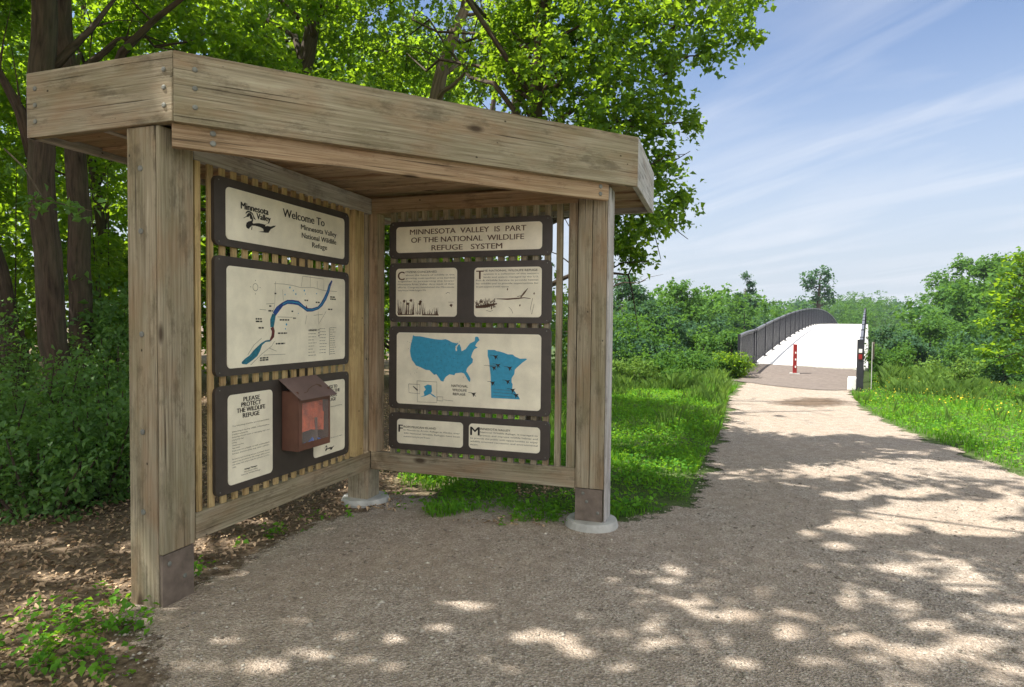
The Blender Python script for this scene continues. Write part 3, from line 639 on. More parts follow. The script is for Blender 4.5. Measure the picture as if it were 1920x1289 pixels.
# right wall
S = Sign('R', 'title_sign', 'brown sign board reading Minnesota Valley is part, top of the right wall', .147, 1.369, 1.827, 2.092)
P = S.plate(.205, 1.301, 1.868, 2.053)
def f(m, tf):
    add_text(m, 'MINNESOTA  VALLEY  IS  PART', .315, 1.188, 1.996, .036, tf, .026); add_text(m, 'OF THE NATIONAL  WILDLIFE', .325, 1.173, 1.938, .036, tf, .026); add_text(m, 'REFUGE   SYSTEM', .486, 1.017, 1.880, .036, tf, .026)
S.ink('lettering', INKB, P, f)
S = Sign('R', 'history_sign', 'brown sign board with two square plates, capitals C and T, reed drawings', .147, 1.369, 1.369, 1.795)
def dropcap(S, P, cap, x, z0, h, w, mat, head, hx0, hx1, hz, hcap, lines, x0, xi, x1, z, pitch, capb, ni):
    S.ink('drop_capital', mat, P, lambda m, tf: add_text(m, cap, x, x + w, z0, h, tf, .03))
    def f(m, tf):
        add_text(m, head, hx0, hx1, hz, hcap, tf, .01)
        for i, t in enumerate(lines): add_text(m, t, xi if i < ni else x0, x1 if i < len(lines) - 1 else None, z - i * pitch, capb, tf)
    S.ink('small_print', INKG, P, f)
P = S.plate(.204, .684, 1.410, 1.754)
dropcap(S, P, 'C', .218, 1.672, .060, .052, INKB, 'ITIZENS CONCERNED', .283, .53, 1.722, .014, ['about the future of wildlife in this', 'growing metropolitan area banded', 'together in preserving the lower', 'Minnesota River Valley. As a result of their', 'efforts, Congress established the Minnesota', 'Valley National Wildlife Refuge in 1976.'], .219, .283, .665, 1.701, .0218, .0105, 2)
def f(m, tf):
    r = random.Random(5)
    for k in range(70):
        x = .222 + .32 * r.random() ** 1.3; h = r.uniform(.02, .11) * (1 if x < .43 else .5); strip(m, [(x, 1.424), (x + r.uniform(-.012, .012), 1.424 + h)], [.0022, .0007], tf)
    strip(m, [(.220, 1.422), (.35, 1.424)], .0035, tf); strip(m, [(.415, 1.423), (.545, 1.422)], .0045, tf)
    for x, z in ((.27, 1.52), (.325, 1.525), (.40, 1.515), (.30, 1.50), (.395, 1.50), (.64, 1.49)): m.flat([(x - .012, z), (x + .004, z - .014), (x + .013, z + .004), (x, z + .012)], tf)
    strip(m, [(.62, 1.512), (.66, 1.513)], .0012, tf); strip(m, [(.60, 1.572), (.615, 1.582), (.63, 1.576)], .0014, tf)
S.ink('reed_drawing', INKB, P, f)
P = S.plate(.815, 1.301, 1.410, 1.751)
dropcap(S, P, 'T', .829, 1.672, .058, .050, INKB, 'HE NATIONAL WILDLIFE REFUGE', .885, 1.272, 1.722, .0135, ['system is a collection of this nation\'s', 'lands and waters managed by the U.S.', 'Fish & Wildlife Service to provide habitat', 'for wildlife and to provide opportunities for', 'the public enjoyment of wildlife resources.'], .828, .885, 1.28, 1.701, .0218, .0105, 2)
def f(m, tf):
    r = random.Random(9)
    for k in range(90):
        x = .828 + .15 * r.random(); z = 1.485 + r.uniform(-.012, .03); strip(m, [(x, z), (x + r.uniform(-.01, .012), z + r.uniform(.006, .03))], [.0028, .0008], tf)
    strip(m, [(.826, 1.478), (.90, 1.484), (.985, 1.502)], [.008, .012, .004], tf)
    strip(m, [(.98, 1.535), (1.06, 1.533), (1.14, 1.538), (1.18, 1.542), (1.225, 1.536)], [.002, .005, .005, .003, .002], tf)
    strip(m, [(1.155, 1.545), (1.18, 1.575), (1.205, 1.605)], [.004, .006, .002], tf); strip(m, [(1.13, 1.55), (1.16, 1.556)], .002, tf)
    for x, z in ((1.06, 1.60), (1.25, 1.57), (1.15, 1.49), (.945, 1.47)): m.flat([(x - .006, z), (x, z - .009), (x + .006, z + .002), (x, z + .009)], tf)
    strip(m, [(1.24, 1.54), (1.225, 1.47), (1.235, 1.43), (1.25, 1.50)], .0011, tf); strip(m, [(1.07, 1.48), (1.09, 1.46), (1.10, 1.435)], .0011, tf); strip(m, [(.905, 1.455), (.935, 1.448), (.955, 1.456)], .0012, tf)
S.ink('marsh_drawing', INKB, P, f)
S = Sign('R', 'country_map_sign', 'brown sign board with two blue maps, a whole country beside one state', .147, 1.369, .740, 1.338)
P = S.plate(.212, 1.303, .777, 1.294)
S.ink('country_map', TEAL, P, lambda m, tf: (m.flat(US, tf), m.flat(AK, tf))); S.ink('state_map', TEAL, P, lambda m, tf: m.flat(MN, tf))
def bird(m, x, z, k, tf): 
    m.flat([(x + a * k, z + b * k) for a, b in ((-1, .55), (0, .45), (1, .62), (.45, .05), (.95, -.85), (.3, -.25), (-.05, -.95), (-.25, -.1), (-.5, .15))], tf); strip(m, [(x - 1.8 * k, z + .55 * k), (x - .6 * k, z + .5 * k)], k * .06, tf)
def f(m, tf):
    for x, z in BIRDS: bird(m, x, z, .021, tf)
    for t, a, b, z in (('NATIONAL', .648, .775, .915), ('WILDLIFE', .655, .765, .886), ('REFUGE', .660, .755, .857)): add_text(m, t, a, b, z, .0165, tf, .01)
S.ink('bird_symbols', INK, P, f, .0055)
def f(m, tf):
    for q in (BX1, BX2, BX3): strip(m, q + [q[0]], .0013, tf)
    strip(m, HW, [.003, .006], tf); strip(m, [(BX3[1][0] + .005, BX3[1][1] - .02), (BX3[1][0] + .08, BX3[1][1] - .025)], .001, tf)
    x, z = MN[30]; strip(m, [(MN[26][0] - .05, BIRDS[1][1] - .002), (BIRDS[1][0] - .01, BIRDS[1][1])], .001, tf)
    for k in range(3): strip(m, [(MN[26][0] + .02, BIRDS[6][1] + .004 - k * .022), (BIRDS[6][0] - .012 + k * .012, BIRDS[6][1] - .002 - k * .022)], .001, tf)
S.ink('map_boxes', INKG, P, f, .0055)
def f(m, tf):
    r = random.Random(4); k = 0
    while k < 260:
        x = r.uniform(.30, .74); z = r.uniform(.98, 1.25)
        if r.random() < .25 + .9 * (x - .4): m.flat([(x - .002, z), (x, z - .0024), (x + .002, z), (x, z + .0024)], tf)
        k += 1
S.ink('map_dots', INK, P, f, .0055)
S = Sign('R', 'lower_text_sign', 'low brown sign board with two wide text plates and drop capitals F and M', .147, 1.369, .442, .708)
P = S.plate(.217, .738, .486, .665)
dropcap(S, P, 'F', .229, .570, .052, .033, INK, 'ROM PELICAN ISLAND', .272, .53, .603, .014, ['in Florida to Arctic Refuge in Alaska, over', '400 National Wildlife Refuges have been', 'established during the past 90 years.'], .272, .272, .715, .581, .0235, .0108, 3)
P = S.plate(.783, 1.302, .488, .664)
dropcap(S, P, 'M', .793, .583, .058, .068, INK, 'INNESOTA VALLEY', .868, 1.09, .624, .014, ['National Wildlife Refuge, is managed to', 'protect and improve wildlife habitat and', 'to provide the public with opportunities to enjoy', 'wildlife oriented recreation and environmental', 'education.'], .794, .868, 1.286, .602, .0225, .0108, 2)

# brochure box on the rules board
bx = tag(empty('brochure_box', kiosk_pt(.85, .002, .61), KROT + math.pi), 'brown metal brochure box with a sloping lid and clear front', 'brochure box')
def lb(m, lo, hi): m.lohi(lo, hi)          # local: x right, -y outward, z up
w, d, h = .155, .115, .345
m = MB(); m.lohi((-w, -d, 0), (-w + .006, -.001, h)); m.lohi((w - .006, -d, 0), (w, -.001, h)); m.lohi((-w, -d, -.006), (w, -.001, 0)); m.lohi((-w + .006, -.008, 0), (w - .006, -.001, h))
m.lohi((-w, -d - .006, -.006), (w, -d, .035)); m.lohi((-w, -d - .006, .035), (-w + .03, -d, .30)); m.lohi((w - .014, -d - .006, .035), (w, -d, .30)); m.lohi((-w + .03, -d - .006, .275), (w - .014, -d, .30))
m.build('box_body', BOXM, bx, .002)
ld = Vector((0, -.150, -.112)); L = ld.length; ld.normalize()
m = MB(); m.box(Vector((0, -.076, .352 - .056 + .062)), (w * 2 + .05, L + .01, .005), (UX, ld, UX.cross(ld))); lid = m.build('lid', LIDM, bx, .002)
m = MB(); nn = UX.cross(ld); nn = nn if nn.z > 0 else -nn; c0 = Vector((0, -.076, .358)) + nn * .0033
q = [c0 + UX * a + ld * b for a, b in ((-.10, .045), (-.06, .040), (-.03, .02), (.03, .0), (.09, -.012))]
for a, b in zip(q, q[1:]): k = (b - a).normalized().cross(nn) * .0022; m.poly([a - k, b - k, b + k, a + k])
m.poly([c0 + UX * a + ld * b for a, b in ((.085, -.02), (.12, .0), (.108, .02), (.09, .012))]); m.build('lid_emblem', INKB, lid)
MB().lohi((-w + .028, -d - .0035, .033), (w - .013, -d - .0015, .277)).build('window_pane', GLASS, bx)
MB().lohi((.030, -d + .002, .0), (.034, -.012, .17)).build('divider', LIDM, bx)
def papers(name, lab, mat, sheets):
    """leaflets standing in the box: each sheet = (x0, x1, z0, z1, depth, lean, twist)"""
    m = MB()
    for x0, x1, z0, z1, y, lean, tw in sheets:
        X_ = Vector((math.cos(tw), 0, math.sin(tw))); Z_ = Vector((-math.sin(tw), lean, math.cos(tw))).normalized(); Y_ = Z_.cross(X_)
        m.box(((x0 + x1) / 2, y, (z0 + z1) / 2), (x1 - x0, .006, z1 - z0), (X_, Y_, Z_))
    ob = m.build(name, mat); ob.location = kiosk_pt(.85, .002, .61); ob.rotation_euler = (0, 0, KROT + math.pi); return tag(ob, lab, 'brochures')
papers('orange_brochures', 'stack of bright orange red brochures leaning inside the box', ORANGE, [(-.118, .130, .165, .285, -.080, .10, -.10), (-.115, .125, .10, .215, -.092, .08, -.16), (-.118, -.03, .10, .20, -.099, .05, .05), (-.11, .13, .17, .29, -.06, .1, .06)])
papers('blue_brochures', 'few blue leaflets lying at the bottom of the box', BLUEP, [(-.03, .022, .004, .040, -.095, .05, .5), (.042, .10, .004, .036, -.095, .05, -.3), (-.10, -.05, .004, .025, -.09, .1, .2)])

# ------------------------------------------------------------------ footbridge
S0, S1, PL, PR = 22.86, 98.0, -3.36, -.06
def deck_z(s_):
    s_ = np.asarray(s_, float)
    return np.where(s_ < S0, terrain(BD.x * s_ + BR.x * -1.65, BD.y * s_ + BR.y * -1.65) + .03, .06 + 1.50 * (1 - ((s_ - 60.4) / 37.6) ** 2))
def bp(s_, p_, z_): q = BD * s_ + BR * p_; return Vector((q.x, q.y, z_))
bridge = tag(empty('footbridge', bp(S0, -1.65, 0)), 'long arched footbridge with pale deck and dark railings over the valley', 'bridge')
bo = bridge.location
def bbuild(m, name, mat, parent=None, **k): return m.build(name, mat, parent or bridge, org=bo, **k)
ssn = np.linspace(S0, S1, 48); zn = deck_z(ssn)
def loft(m, prof):
    for i in range(len(ssn) - 1):
        for (p1, d1), (p2, d2) in zip(prof, prof[1:] + prof[:1]):
            m.poly([bp(ssn[i], p1, zn[i] + d1), bp(ssn[i], p2, zn[i] + d2), bp(ssn[i + 1], p2, zn[i + 1] + d2), bp(ssn[i + 1], p1, zn[i + 1] + d1)])
    for i, rev in ((0, 0), (-1, 1)):
        q = [bp(ssn[i], a, zn[i] + b) for a, b in prof]; m.poly(q if rev else q[::-1])
m = MB(); loft(m, [(PL - .12, -.30), (PL - .12, 0), (PR + .12, 0), (PR + .12, -.30)]); bbuild(m, 'deck', DECKC, smooth=False)
m = MB(); loft(m, [(PL + .1, -1.1), (PL + .1, -.302), (PL + .35, -.302), (PL + .35, -1.1)]); loft(m, [(PR - .35, -1.1), (PR - .35, -.302), (PR - .1, -.302), (PR - .1, -1.1)]); bbuild(m, 'girders', RAILM)
for s_ in (24.2, 48, 73, 96.5):
    zt = float(deck_z(s_)) - 1.1; m = MB(); m.box(bp(s_, -1.65, zt - 4.5), (.7, 3.6, 9), (BD, BR, UZ)); bbuild(m, 'pier', CONC)
RH = 1.17
post_me = None
def rail_run(p_, s_start, tall):
    dirp = 1 if p_ < -1 else -1
    st = [s_start] + [S0 - .3, S0 + .15] + list(np.arange(S0 + 2.3, S1, 2.2)) if p_ < -1 else [s_start, s_start + 2.4, S0 - .3, S0 + .15] + list(np.arange(S0 + 2.3, S1, 2.2))
    hd = MB(); inf = MB()
    pts = np.concatenate([np.linspace(s_start, S0, 6)[:-1], np.linspace(S0, S1, 60)])
    hz_ = lambda q: float(deck_z(q)) + RH
    P = [bp(q, p_, hz_(q)) for q in pts]
    for a, b in zip(P, P[1:]):
        d = (b - a); L = d.length; d.normalize(); n_ = d.cross(BR).normalized()
        hd.box((a + b) / 2, (L + .004, .075, .045), (d, BR, d.cross(BR).normalized() if d.cross(BR).z > 0 else -d.cross(BR).normalized()))
        for h_ in (-.06, -RH + .07):
            c = (a + b) / 2 + UZ * h_; inf.box(c, (L, .03, .035), (d, BR, UZ))
    rail = bbuild(hd, 'railing', RAILT)
    q = s_start + .1
    while q < S1:
        z = float(deck_z(q)); inf.box(bp(q, p_, z + (RH) / 2), (.034, .034, RH - .10), (BD, BR, UZ)); q += .105 if q < 60 else .16
    inf_o = inf.build('baluster_panel', RAILM, rail, org=bo)
    rail.matrix_parent_inverse = Matrix()
    for i, q in enumerate(st):
        z = float(deck_z(q)); m = MB(); wv = .15 if (i == 0 and p_ > -1) else .085; m.box(bp(q, p_, z + RH / 2 + .01), (.062, wv, RH + .06), (BD, BR, UZ)); m.box(bp(q, p_ + dirp * .02, z + .012), (.10, .13, .018), (BD, BR, UZ))
        m.build('railing_post', RAILM, rail, org=bo)
    return rail
rail_run(PL + .06, 19.75, False); rr = rail_run(PR - .06, 17.2, True)
m = MB(); z = float(deck_z(17.2)); m.box(bp(17.155, PR - .06, z + .80), (.012, .075, .12), (BD, BR, UZ)); m.build('reflector', REDP, rr, org=bo)
m = MB(); m.box(bp(17.155, PR - .06, z + .94), (.012, .07, .09), (BD, BR, UZ)); m.build('reflector', WHITEP, rr, org=bo)
# white block at the foot of the right railing
cb = MB(); c = bp(17.55, PR - .22, float(deck_z(17.5)) + .13); cb.box((0, 0, 0), (.6, .20, .30), (BD, BR, UZ)); o = cb.build('concrete_block', WHITEP, None, .02); o.location = c
tag(o, 'white concrete block at the foot of the right bridge railing', 'concrete block')
# slim marker post beside the bridge
q = bp(17.0, .12, 0); q.z = float(terrain(q.x, q.y))
mk = tag(empty('marker_post', q), 'slim pale marker post with a brown panel beside the right railing', 'marker post')
m = MB(); m.box((0, 0, .62), (.035, .018, 1.10), (BD, BR, UZ)); m.build('post', CONC, mk, .006)
m = MB(); m.box(BD * .035 + BR * .02 + UZ * .98, (.014, .05, .40), (BD, BR, UZ)); m.build('panel', STEELB, mk, .004)
# red bollard in the middle of the approach
q = Vector((8.42, 18.85, 0)); q.z = float(terrain(q.x, q.y)) + .024
bl = tag(empty('bollard', q, math.radians(-24)), 'red bollard with white bands standing in the middle of the path', 'bollard')
m = MB(); m.box((0, 0, .44), (.115, .115, .86)); m.build('post', REDP, bl, .012)
for z in (.20, .42, .62): m = MB(); m.box((.018, -.0005, z), (.035, .119, .055)); m.build('reflective_band', WHITEP, bl, .001)
m = MB(); m.lohi((-.14, -.14, -.02), (.14, .14, .014)); m.build('base_plate', CONC, bl, .003)

# ------------------------------------------------------------------ vegetation
def leaves(c, nrm, L, W, r, fold=.25, droop=None, wide=.42):
    """one folded leaf (two triangles) at each centre c, facing nrm"""
    n = len(c)
    t = r.normal(size=(n, 3)); 
    if droop is not None: t = t * .6 + droop
    t -= nrm * (t * nrm).sum(1, keepdims=True); t /= np.linalg.norm(t, axis=1, keepdims=True) + 1e-9
    b = np.cross(nrm, t); L = L[:, None]; W = W[:, None]
    base = c - t * L * .5; tip = c + t * L * .5 - nrm * L * .12; md = c - t * L * (.5 - wide)
    l = md + b * W * .5 + nrm * W * fold; rr_ = md - b * W * .5 + nrm * W * fold
    V = np.stack([base, l, tip, rr_], 1).reshape(-1, 3)
    i = np.arange(n)[:, None] * 4
    F = np.concatenate([i + np.array([[0, 2, 1]]), i + np.array([[0, 3, 2]])], 1).reshape(-1, 3)
    return V, F
def unit(v): return v / (np.linalg.norm(v, axis=1, keepdims=True) + 1e-9)
def sprays(cl, r, leaf, per=14, upw=1.1, twig=.32, tilt=.62):
    """leaves in sprays along short twigs inside each cluster (x, y, z, rx, ry, rz, number)"""
    C, Nn, tn, D, TW = [], [], [], [], []
    for (x, y, z, rx, ry, rz, n) in cl:
        k = max(1, int(n / per)); o = unit(r.normal(size=(k, 3))) * (r.random((k, 1)) ** .45)
        pos = np.array([x, y, z]) + o * np.array([rx, ry, rz]); d = unit(o * np.array([1, 1, .35]) + r.normal(size=(k, 3)) * .45 + np.array([0, 0, -.22]))
        tl = twig * r.uniform(.6, 1.5, (k, 1))
        tt = r.random((k, per)); P = pos[:, None] + d[:, None] * (tt[..., None] - .3) * tl[:, None] + r.normal(size=(k, per, 3)) * leaf * .55
        nn = unit((np.array([0, 0, upw]) + d * .35)[:, None].repeat(per, 1).reshape(-1, 3) + r.normal(size=(k * per, 3)) * tilt)
        C.append(P.reshape(-1, 3)); Nn.append(nn); D.append(np.repeat(d + np.array([0, 0, -.5]), per, 0)); tn.append(np.clip(np.repeat(r.random(k), per) * .55 + r.random(k * per) * .45, 0, 1)); TW.append((pos, d, tl))
    return np.concatenate(C), np.concatenate(Nn), np.concatenate(D), np.concatenate(tn), TW
FLECK = [(560, 1180, 32, 7), (690, 1252, 36, 9), (420, 1215, 34, 9), (350, 1262, 40, 10), (820, 1192, 34, 7), (900, 1252, 36, 9), (760, 1272, 36, 9), (1250, 1222, 42, 9), (1285, 1142, 32, 6), (1130, 1165, 30, 6), (1430, 1262, 36, 10), (480, 1270, 50, 16), (590, 1238, 40, 13), (640, 1205, 22, 7), (740, 1215, 30, 12), (870, 1142, 45, 9), (805, 1116, 60, 6), (925, 1147, 30, 7), (1020, 1210, 70, 13), (1090, 1240, 45, 12), (960, 1275, 30, 9), (1180, 1270, 28, 11), (1490, 1208, 30, 22), (1482, 1165, 18, 8), (1600, 1205, 40, 20), (1535, 1170, 24, 9), (1565, 1258, 34, 10), (1390, 1170, 36, 9), (1330, 1168, 22, 6),
    (1570, 1032, 34, 8), (1535, 1010, 26, 6), (1700, 1075, 38, 8), (1600, 990, 75, 8), (1660, 1002, 65, 8), (1765, 968, 115, 20), (1855, 1000, 95, 14), (1895, 958, 45, 18), (1700, 930, 62, 8), (1600, 935, 52, 6), (1480, 958, 36, 6), (1490, 925, 32, 5), (1450, 800, 70, 5), (1535, 812, 55, 5), (1430, 825, 50, 4), (1595, 838, 75, 5), (1690, 852, 70, 5), (1500, 848, 40, 4), (1390, 845, 36, 5), (1570, 890, 52, 6), (1650, 870, 62, 6), (1500, 868, 42, 5), (1850, 1110, 52, 9), (1902, 1160, 42, 12), (1872, 1220, 52, 13), (1782, 1240, 32, 13), (1902, 1270, 34, 10), (1782, 1190, 32, 9), (1700, 1232, 28, 8), (1700, 1150, 24, 6),
    (150, 1090, 50, 8), (100, 1083, 34, 7), (230, 1042, 34, 6), (50, 1152, 52, 11), (132, 1168, 44, 8), (80, 1210, 42, 9), (40, 1232, 34, 8), (182, 1150, 34, 7), (400, 1030, 44, 16), (470, 985, 46, 9), (860, 893, 40, 6), (770, 905, 36, 5), (1000, 905, 50, 6), (620, 1000, 25, 6), (1240, 842, 40, 6), (1180, 870, 30, 7), (1290, 815, 40, 6), (60, 1100, 30, 8), (200, 1225, 30, 8), (20, 1180, 30, 8)]
LINE = np.array([(1150, 752), (1250, 760), (1340, 774), (1420, 777), (1500, 786), (1570, 801), (1640, 820), (1700, 829), (1800, 851), (1920, 897), (2300, 1010)])
def sunlit_below(C):
    """True for leaves whose shadow would fall where the ground lies in the sun"""
    k = C[:, 2] / SUN_DIR.z; gx, gy = C[:, 0] - SUN_DIR.x * k, C[:, 1] - SUN_DIR.y * k
    f = gy > 1.0; gy = np.maximum(gy, 1.0); px = 960 + 1189.8 * gx / gy; py = 606.5 + (px - 960) * .0105 + CAMZ * 1189.8 / gy
    px = px + 10 * np.sin(gy * 9 + gx * 4); py = py + 3 * np.sin(gx * 11)
    r = (py < np.interp(px, LINE[:, 0], LINE[:, 1])) & (px > 1150)
    for a, b, c, d in FLECK: r |= ((px - a) / (c * 1.15)) ** 2 + ((py - b) / (d * 1.25)) ** 2 < 1
    return r & f
def crown_mesh(name, cl, seed, leaf, mat, parent=None, org=(0, 0, 0), per=14, upw=1.1, twig=.32, ratio=.85, tilt=.62, gaps=False):
    r = np.random.default_rng(seed); C, Nn, D, tn, TW = sprays(cl, r, leaf, per, upw, twig, tilt)
    if gaps: k = ~(sunlit_below(C) & (C[:, 2] > 1.6)); C, Nn, D, tn = C[k], Nn[k], D[k], tn[k]
    L = leaf * r.uniform(.5, 1.45, len(C)); V, F = leaves(C - np.array(org), Nn, L, L * ratio * r.uniform(.8, 1.15, len(C)), r, droop=D)
    return tri_mesh(name, V, F, mat, parent, np.repeat(tn, 4))
def limb_pts(a, b, r, sag=.12, n=6):
    a, b = Vector(a), Vector(b); d = b - a; s = d.length
    j = [Vector(r.normal(size=3)) * s * .045 for _ in range(n + 1)]
    return [a.lerp(b, k / n) + Vector((0, 0, 1)) * math.sin(k / n * math.pi) * sag * s + (j[k] if 0 < k < n else Vector((0, 0, 0))) for k in range(n + 1)]
def tree(name, label, base, path, rad, cl, leaf=.11, mat=None, seed=1, bark=None, limbs=None, group=None, cat='tree', per=14, upw=1.1, twig=.32, nlimb=None, flare=True, tilt=.62, gaps=False):
    """path = trunk points (absolute), rad = radii; limbs run from the trunk to the leaf clusters"""
    r = np.random.default_rng(seed); base = Vector(base)
    root = tag(empty(name, base), label, cat, group)
    m = MB(); pts = [Vector(q) for q in path]
    # resample the trunk with a little wander
    P, R = [], []
    for i in range(len(pts) - 1):
        for k in range(4): t = k / 4; P.append(pts[i].lerp(pts[i + 1], t) + Vector(r.normal(size=3)) * rad[i] * .10 * (1 if (i or k) else 0)); R.append(rad[i] + (rad[i + 1] - rad[i]) * t)
    P.append(pts[-1]); R.append(rad[-1])
    if flare: R[0] *= 1.35; P[0] = P[0] - Vector((0, 0, .25))
    m.tube([q - base for q in P], R, 10)
    L = list(limbs or [])
    use = cl if nlimb is None else [cl[i] for i in r.permutation(len(cl))[:nlimb]]
    for c in use:
        t = Vector(c[:3]); cand = [(q, w) for q, w in zip(P, R) if q.z < t.z - .1 * (t - q).length + .3 and q.z > P[0].z + .25 * (P[-1].z - P[0].z)] or [e for e in zip(P, R) if e[0].z < max(t.z, P[0].z + .18 * (P[-1].z - P[0].z))]
        q, w = min(cand, key=lambda e: (e[0] - t).length + abs((t.z - e[0].z) - .5 * (t - e[0]).length) * .8)
        L.append(([q] + limb_pts(q, t, r)[1:], w * .42))
    for pt, w in L:
        pt = [Vector(q) for q in pt]; n = len(pt); rr_ = [max(.007, w * (1 - .85 * i / (n - 1))) for i in range(n)]
        m.tube([q - base for q in pt], rr_, 6)
        e = pt[-1]
        for k in range(3):
            b0 = pt[max(1, n - 2 - k)]; d = Vector(unit(r.normal(size=(1, 3)))[0]) * .8
            m.tube([q - base for q in (b0, b0 + d * .35 + Vector((0, 0, .05)), b0 + d * .8)], [max(.006, w * .25), .006, .003], 4, False)
    m.build('trunk', bark or BARK, root, smooth=True)
    if cl: crown_mesh('crown', cl, seed + 100, leaf, mat or LEAF, root, base, per, upw, twig, tilt=tilt, gaps=gaps)
    return root
def at(px, py, d): return ((px - 960) / 1189.8 * d, d, CAMZ + (606.5 + (px - 960) * .0105 - py) / 1189.8 * d)
def cloud(r, n, lo, hi, rad, per_, sq=.7):
    out = []
    for _ in range(n):
        x, y, z = (r.uniform(a, b) for a, b in zip(lo, hi)); q = r.uniform(*rad); out.append((x, y, z, q, q, q * sq, per_))
    return out
R_ = np.random.default_rng(21)
G1 = 'trees standing behind the kiosk'
# two heavy dark trunks left of the kiosk
p0 = at(103, 780, 6.6); b0 = (p0[0], p0[1], 0)
lim = [([at(70, 300, 6.6), at(45, 215, 6.5), at(5, 140, 6.4), at(-60, 60, 6.3)], .075), ([at(90, 150, 6.6), at(180, 60, 6.9), at(260, -40, 7.2)], .05)]
tree('broadleaf_tree', 'thick dark trunk at far left with torn pale bark high up', b0, [b0, at(100, 640, 6.6), at(84, 420, 6.6), at(82, 240, 6.6), at(90, 40, 6.6), at(95, -300, 6.7), at(80, -900, 7)], [.145, .13, .125, .118, .115, .10, .05],
     cloud(R_, 15, (-9, 7.2, 3.8), (-3.4, 9.6, 9), (.55, .9), 1100), leaf=.08 , seed=3, limbs=lim, group=G1, gaps=True, nlimb=8)
p0 = at(152, 760, 7.6); b0 = (p0[0], p0[1], 0)
lim = [([at(170, 260, 7.6), at(235, 105, 7.4), at(290, 50, 7.3), at(372, -12, 7.2), at(430, -90, 7.1)], .062)]
tree('broadleaf_tree', 'dark trunk second from left, with a long bare limb crossing above the roof', b0, [b0, at(150, 600, 7.6), at(152, 400, 7.6), at(140, 200, 7.6), at(122, 20, 7.6), at(110, -300, 7.6), at(110, -800, 8)], [.135, .125, .12, .11, .095, .08, .04],
     cloud(R_, 14, (-7.5, 8.3, 3.4), (-2.6, 11, 9.5), (.55, .9), 1100), leaf=.08, seed=4, limbs=lim, group=G1, gaps=True, nlimb=7)
p0 = at(38, 800, 7.2); b0 = (p0[0], p0[1], 0)
tree('broadleaf_tree', 'short leaning trunk low at the left picture edge', b0, [b0, at(22, 640, 7.2), at(-10, 500, 7.3), at(-60, 300, 7.4), at(-110, 0, 7.6), at(-140, -500, 8)], [.15, .135, .125, .11, .09, .05],
     cloud(R_, 11, (-10, 6, 3), (-6.5, 9, 8.5), (.7, 1.0), 1100), leaf=.08, seed=5, group=G1, gaps=True, nlimb=5)
# trunks seen above the roof
p0 = at(570, 640, 10.5); b0 = (p0[0], p0[1], 0)
tree('broadleaf_tree', 'dark upright trunk rising over the left part of the roof', b0, [b0, at(560, 300, 10.5), at(572, 140, 10.5), at(588, 40, 10.5), at(610, -60, 10.5), at(640, -400, 10.6), at(650, -700, 10.6)], [.15, .14, .13, .105, .09, .07, .03],
     cloud(R_, 26, (-6.6, 9, 3.2), (-1.6, 13, 10), (.55, .95), 1000), leaf=.085, seed=6, group=G1, gaps=True, nlimb=14)
p0 = at(792, 640, 9.4); b0 = (p0[0], p0[1], 0)
lim = [([at(862, 40, 9.4), at(870, -40, 9.4), at(872, -150, 9.4)], .05), ([at(862, 38, 9.4), at(925, 36, 9.5), at(960, 10, 9.6)], .03)]
tree('broadleaf_tree', 'leaning brown trunk rising over the middle of the roof, forked near the top', b0, [b0, at(800, 300, 9.4), at(818, 170, 9.4), at(838, 100, 9.4), at(862, 40, 9.4), at(905, -60, 9.5), at(960, -400, 10)], [.12, .11, .10, .085, .07, .05, .03],
     cloud(R_, 22, (-3.6, 8.6, 3.4), (.2, 12.5, 11), (.5, .85), 950), leaf=.08, seed=7, limbs=lim, group=G1, gaps=True, bark=BARKL, nlimb=10)
p0 = at(958, 640, 11.5); b0 = (p0[0], p0[1], 0)
tree('broadleaf_tree', 'slim dark trunk over the roof, left one of a close pair', b0, [b0, at(962, 300, 11.5), at(962, 180, 11.5), at(955, 60, 11.5), at(950, -60, 11.5), at(960, -500, 11.6)], [.09, .085, .075, .065, .055, .03],
     cloud(R_, 18, (-2.2, 10.5, 3.2), (1.0, 13.5, 12), (.5, .85), 950), leaf=.085, seed=8, group=G1, gaps=True, nlimb=7)
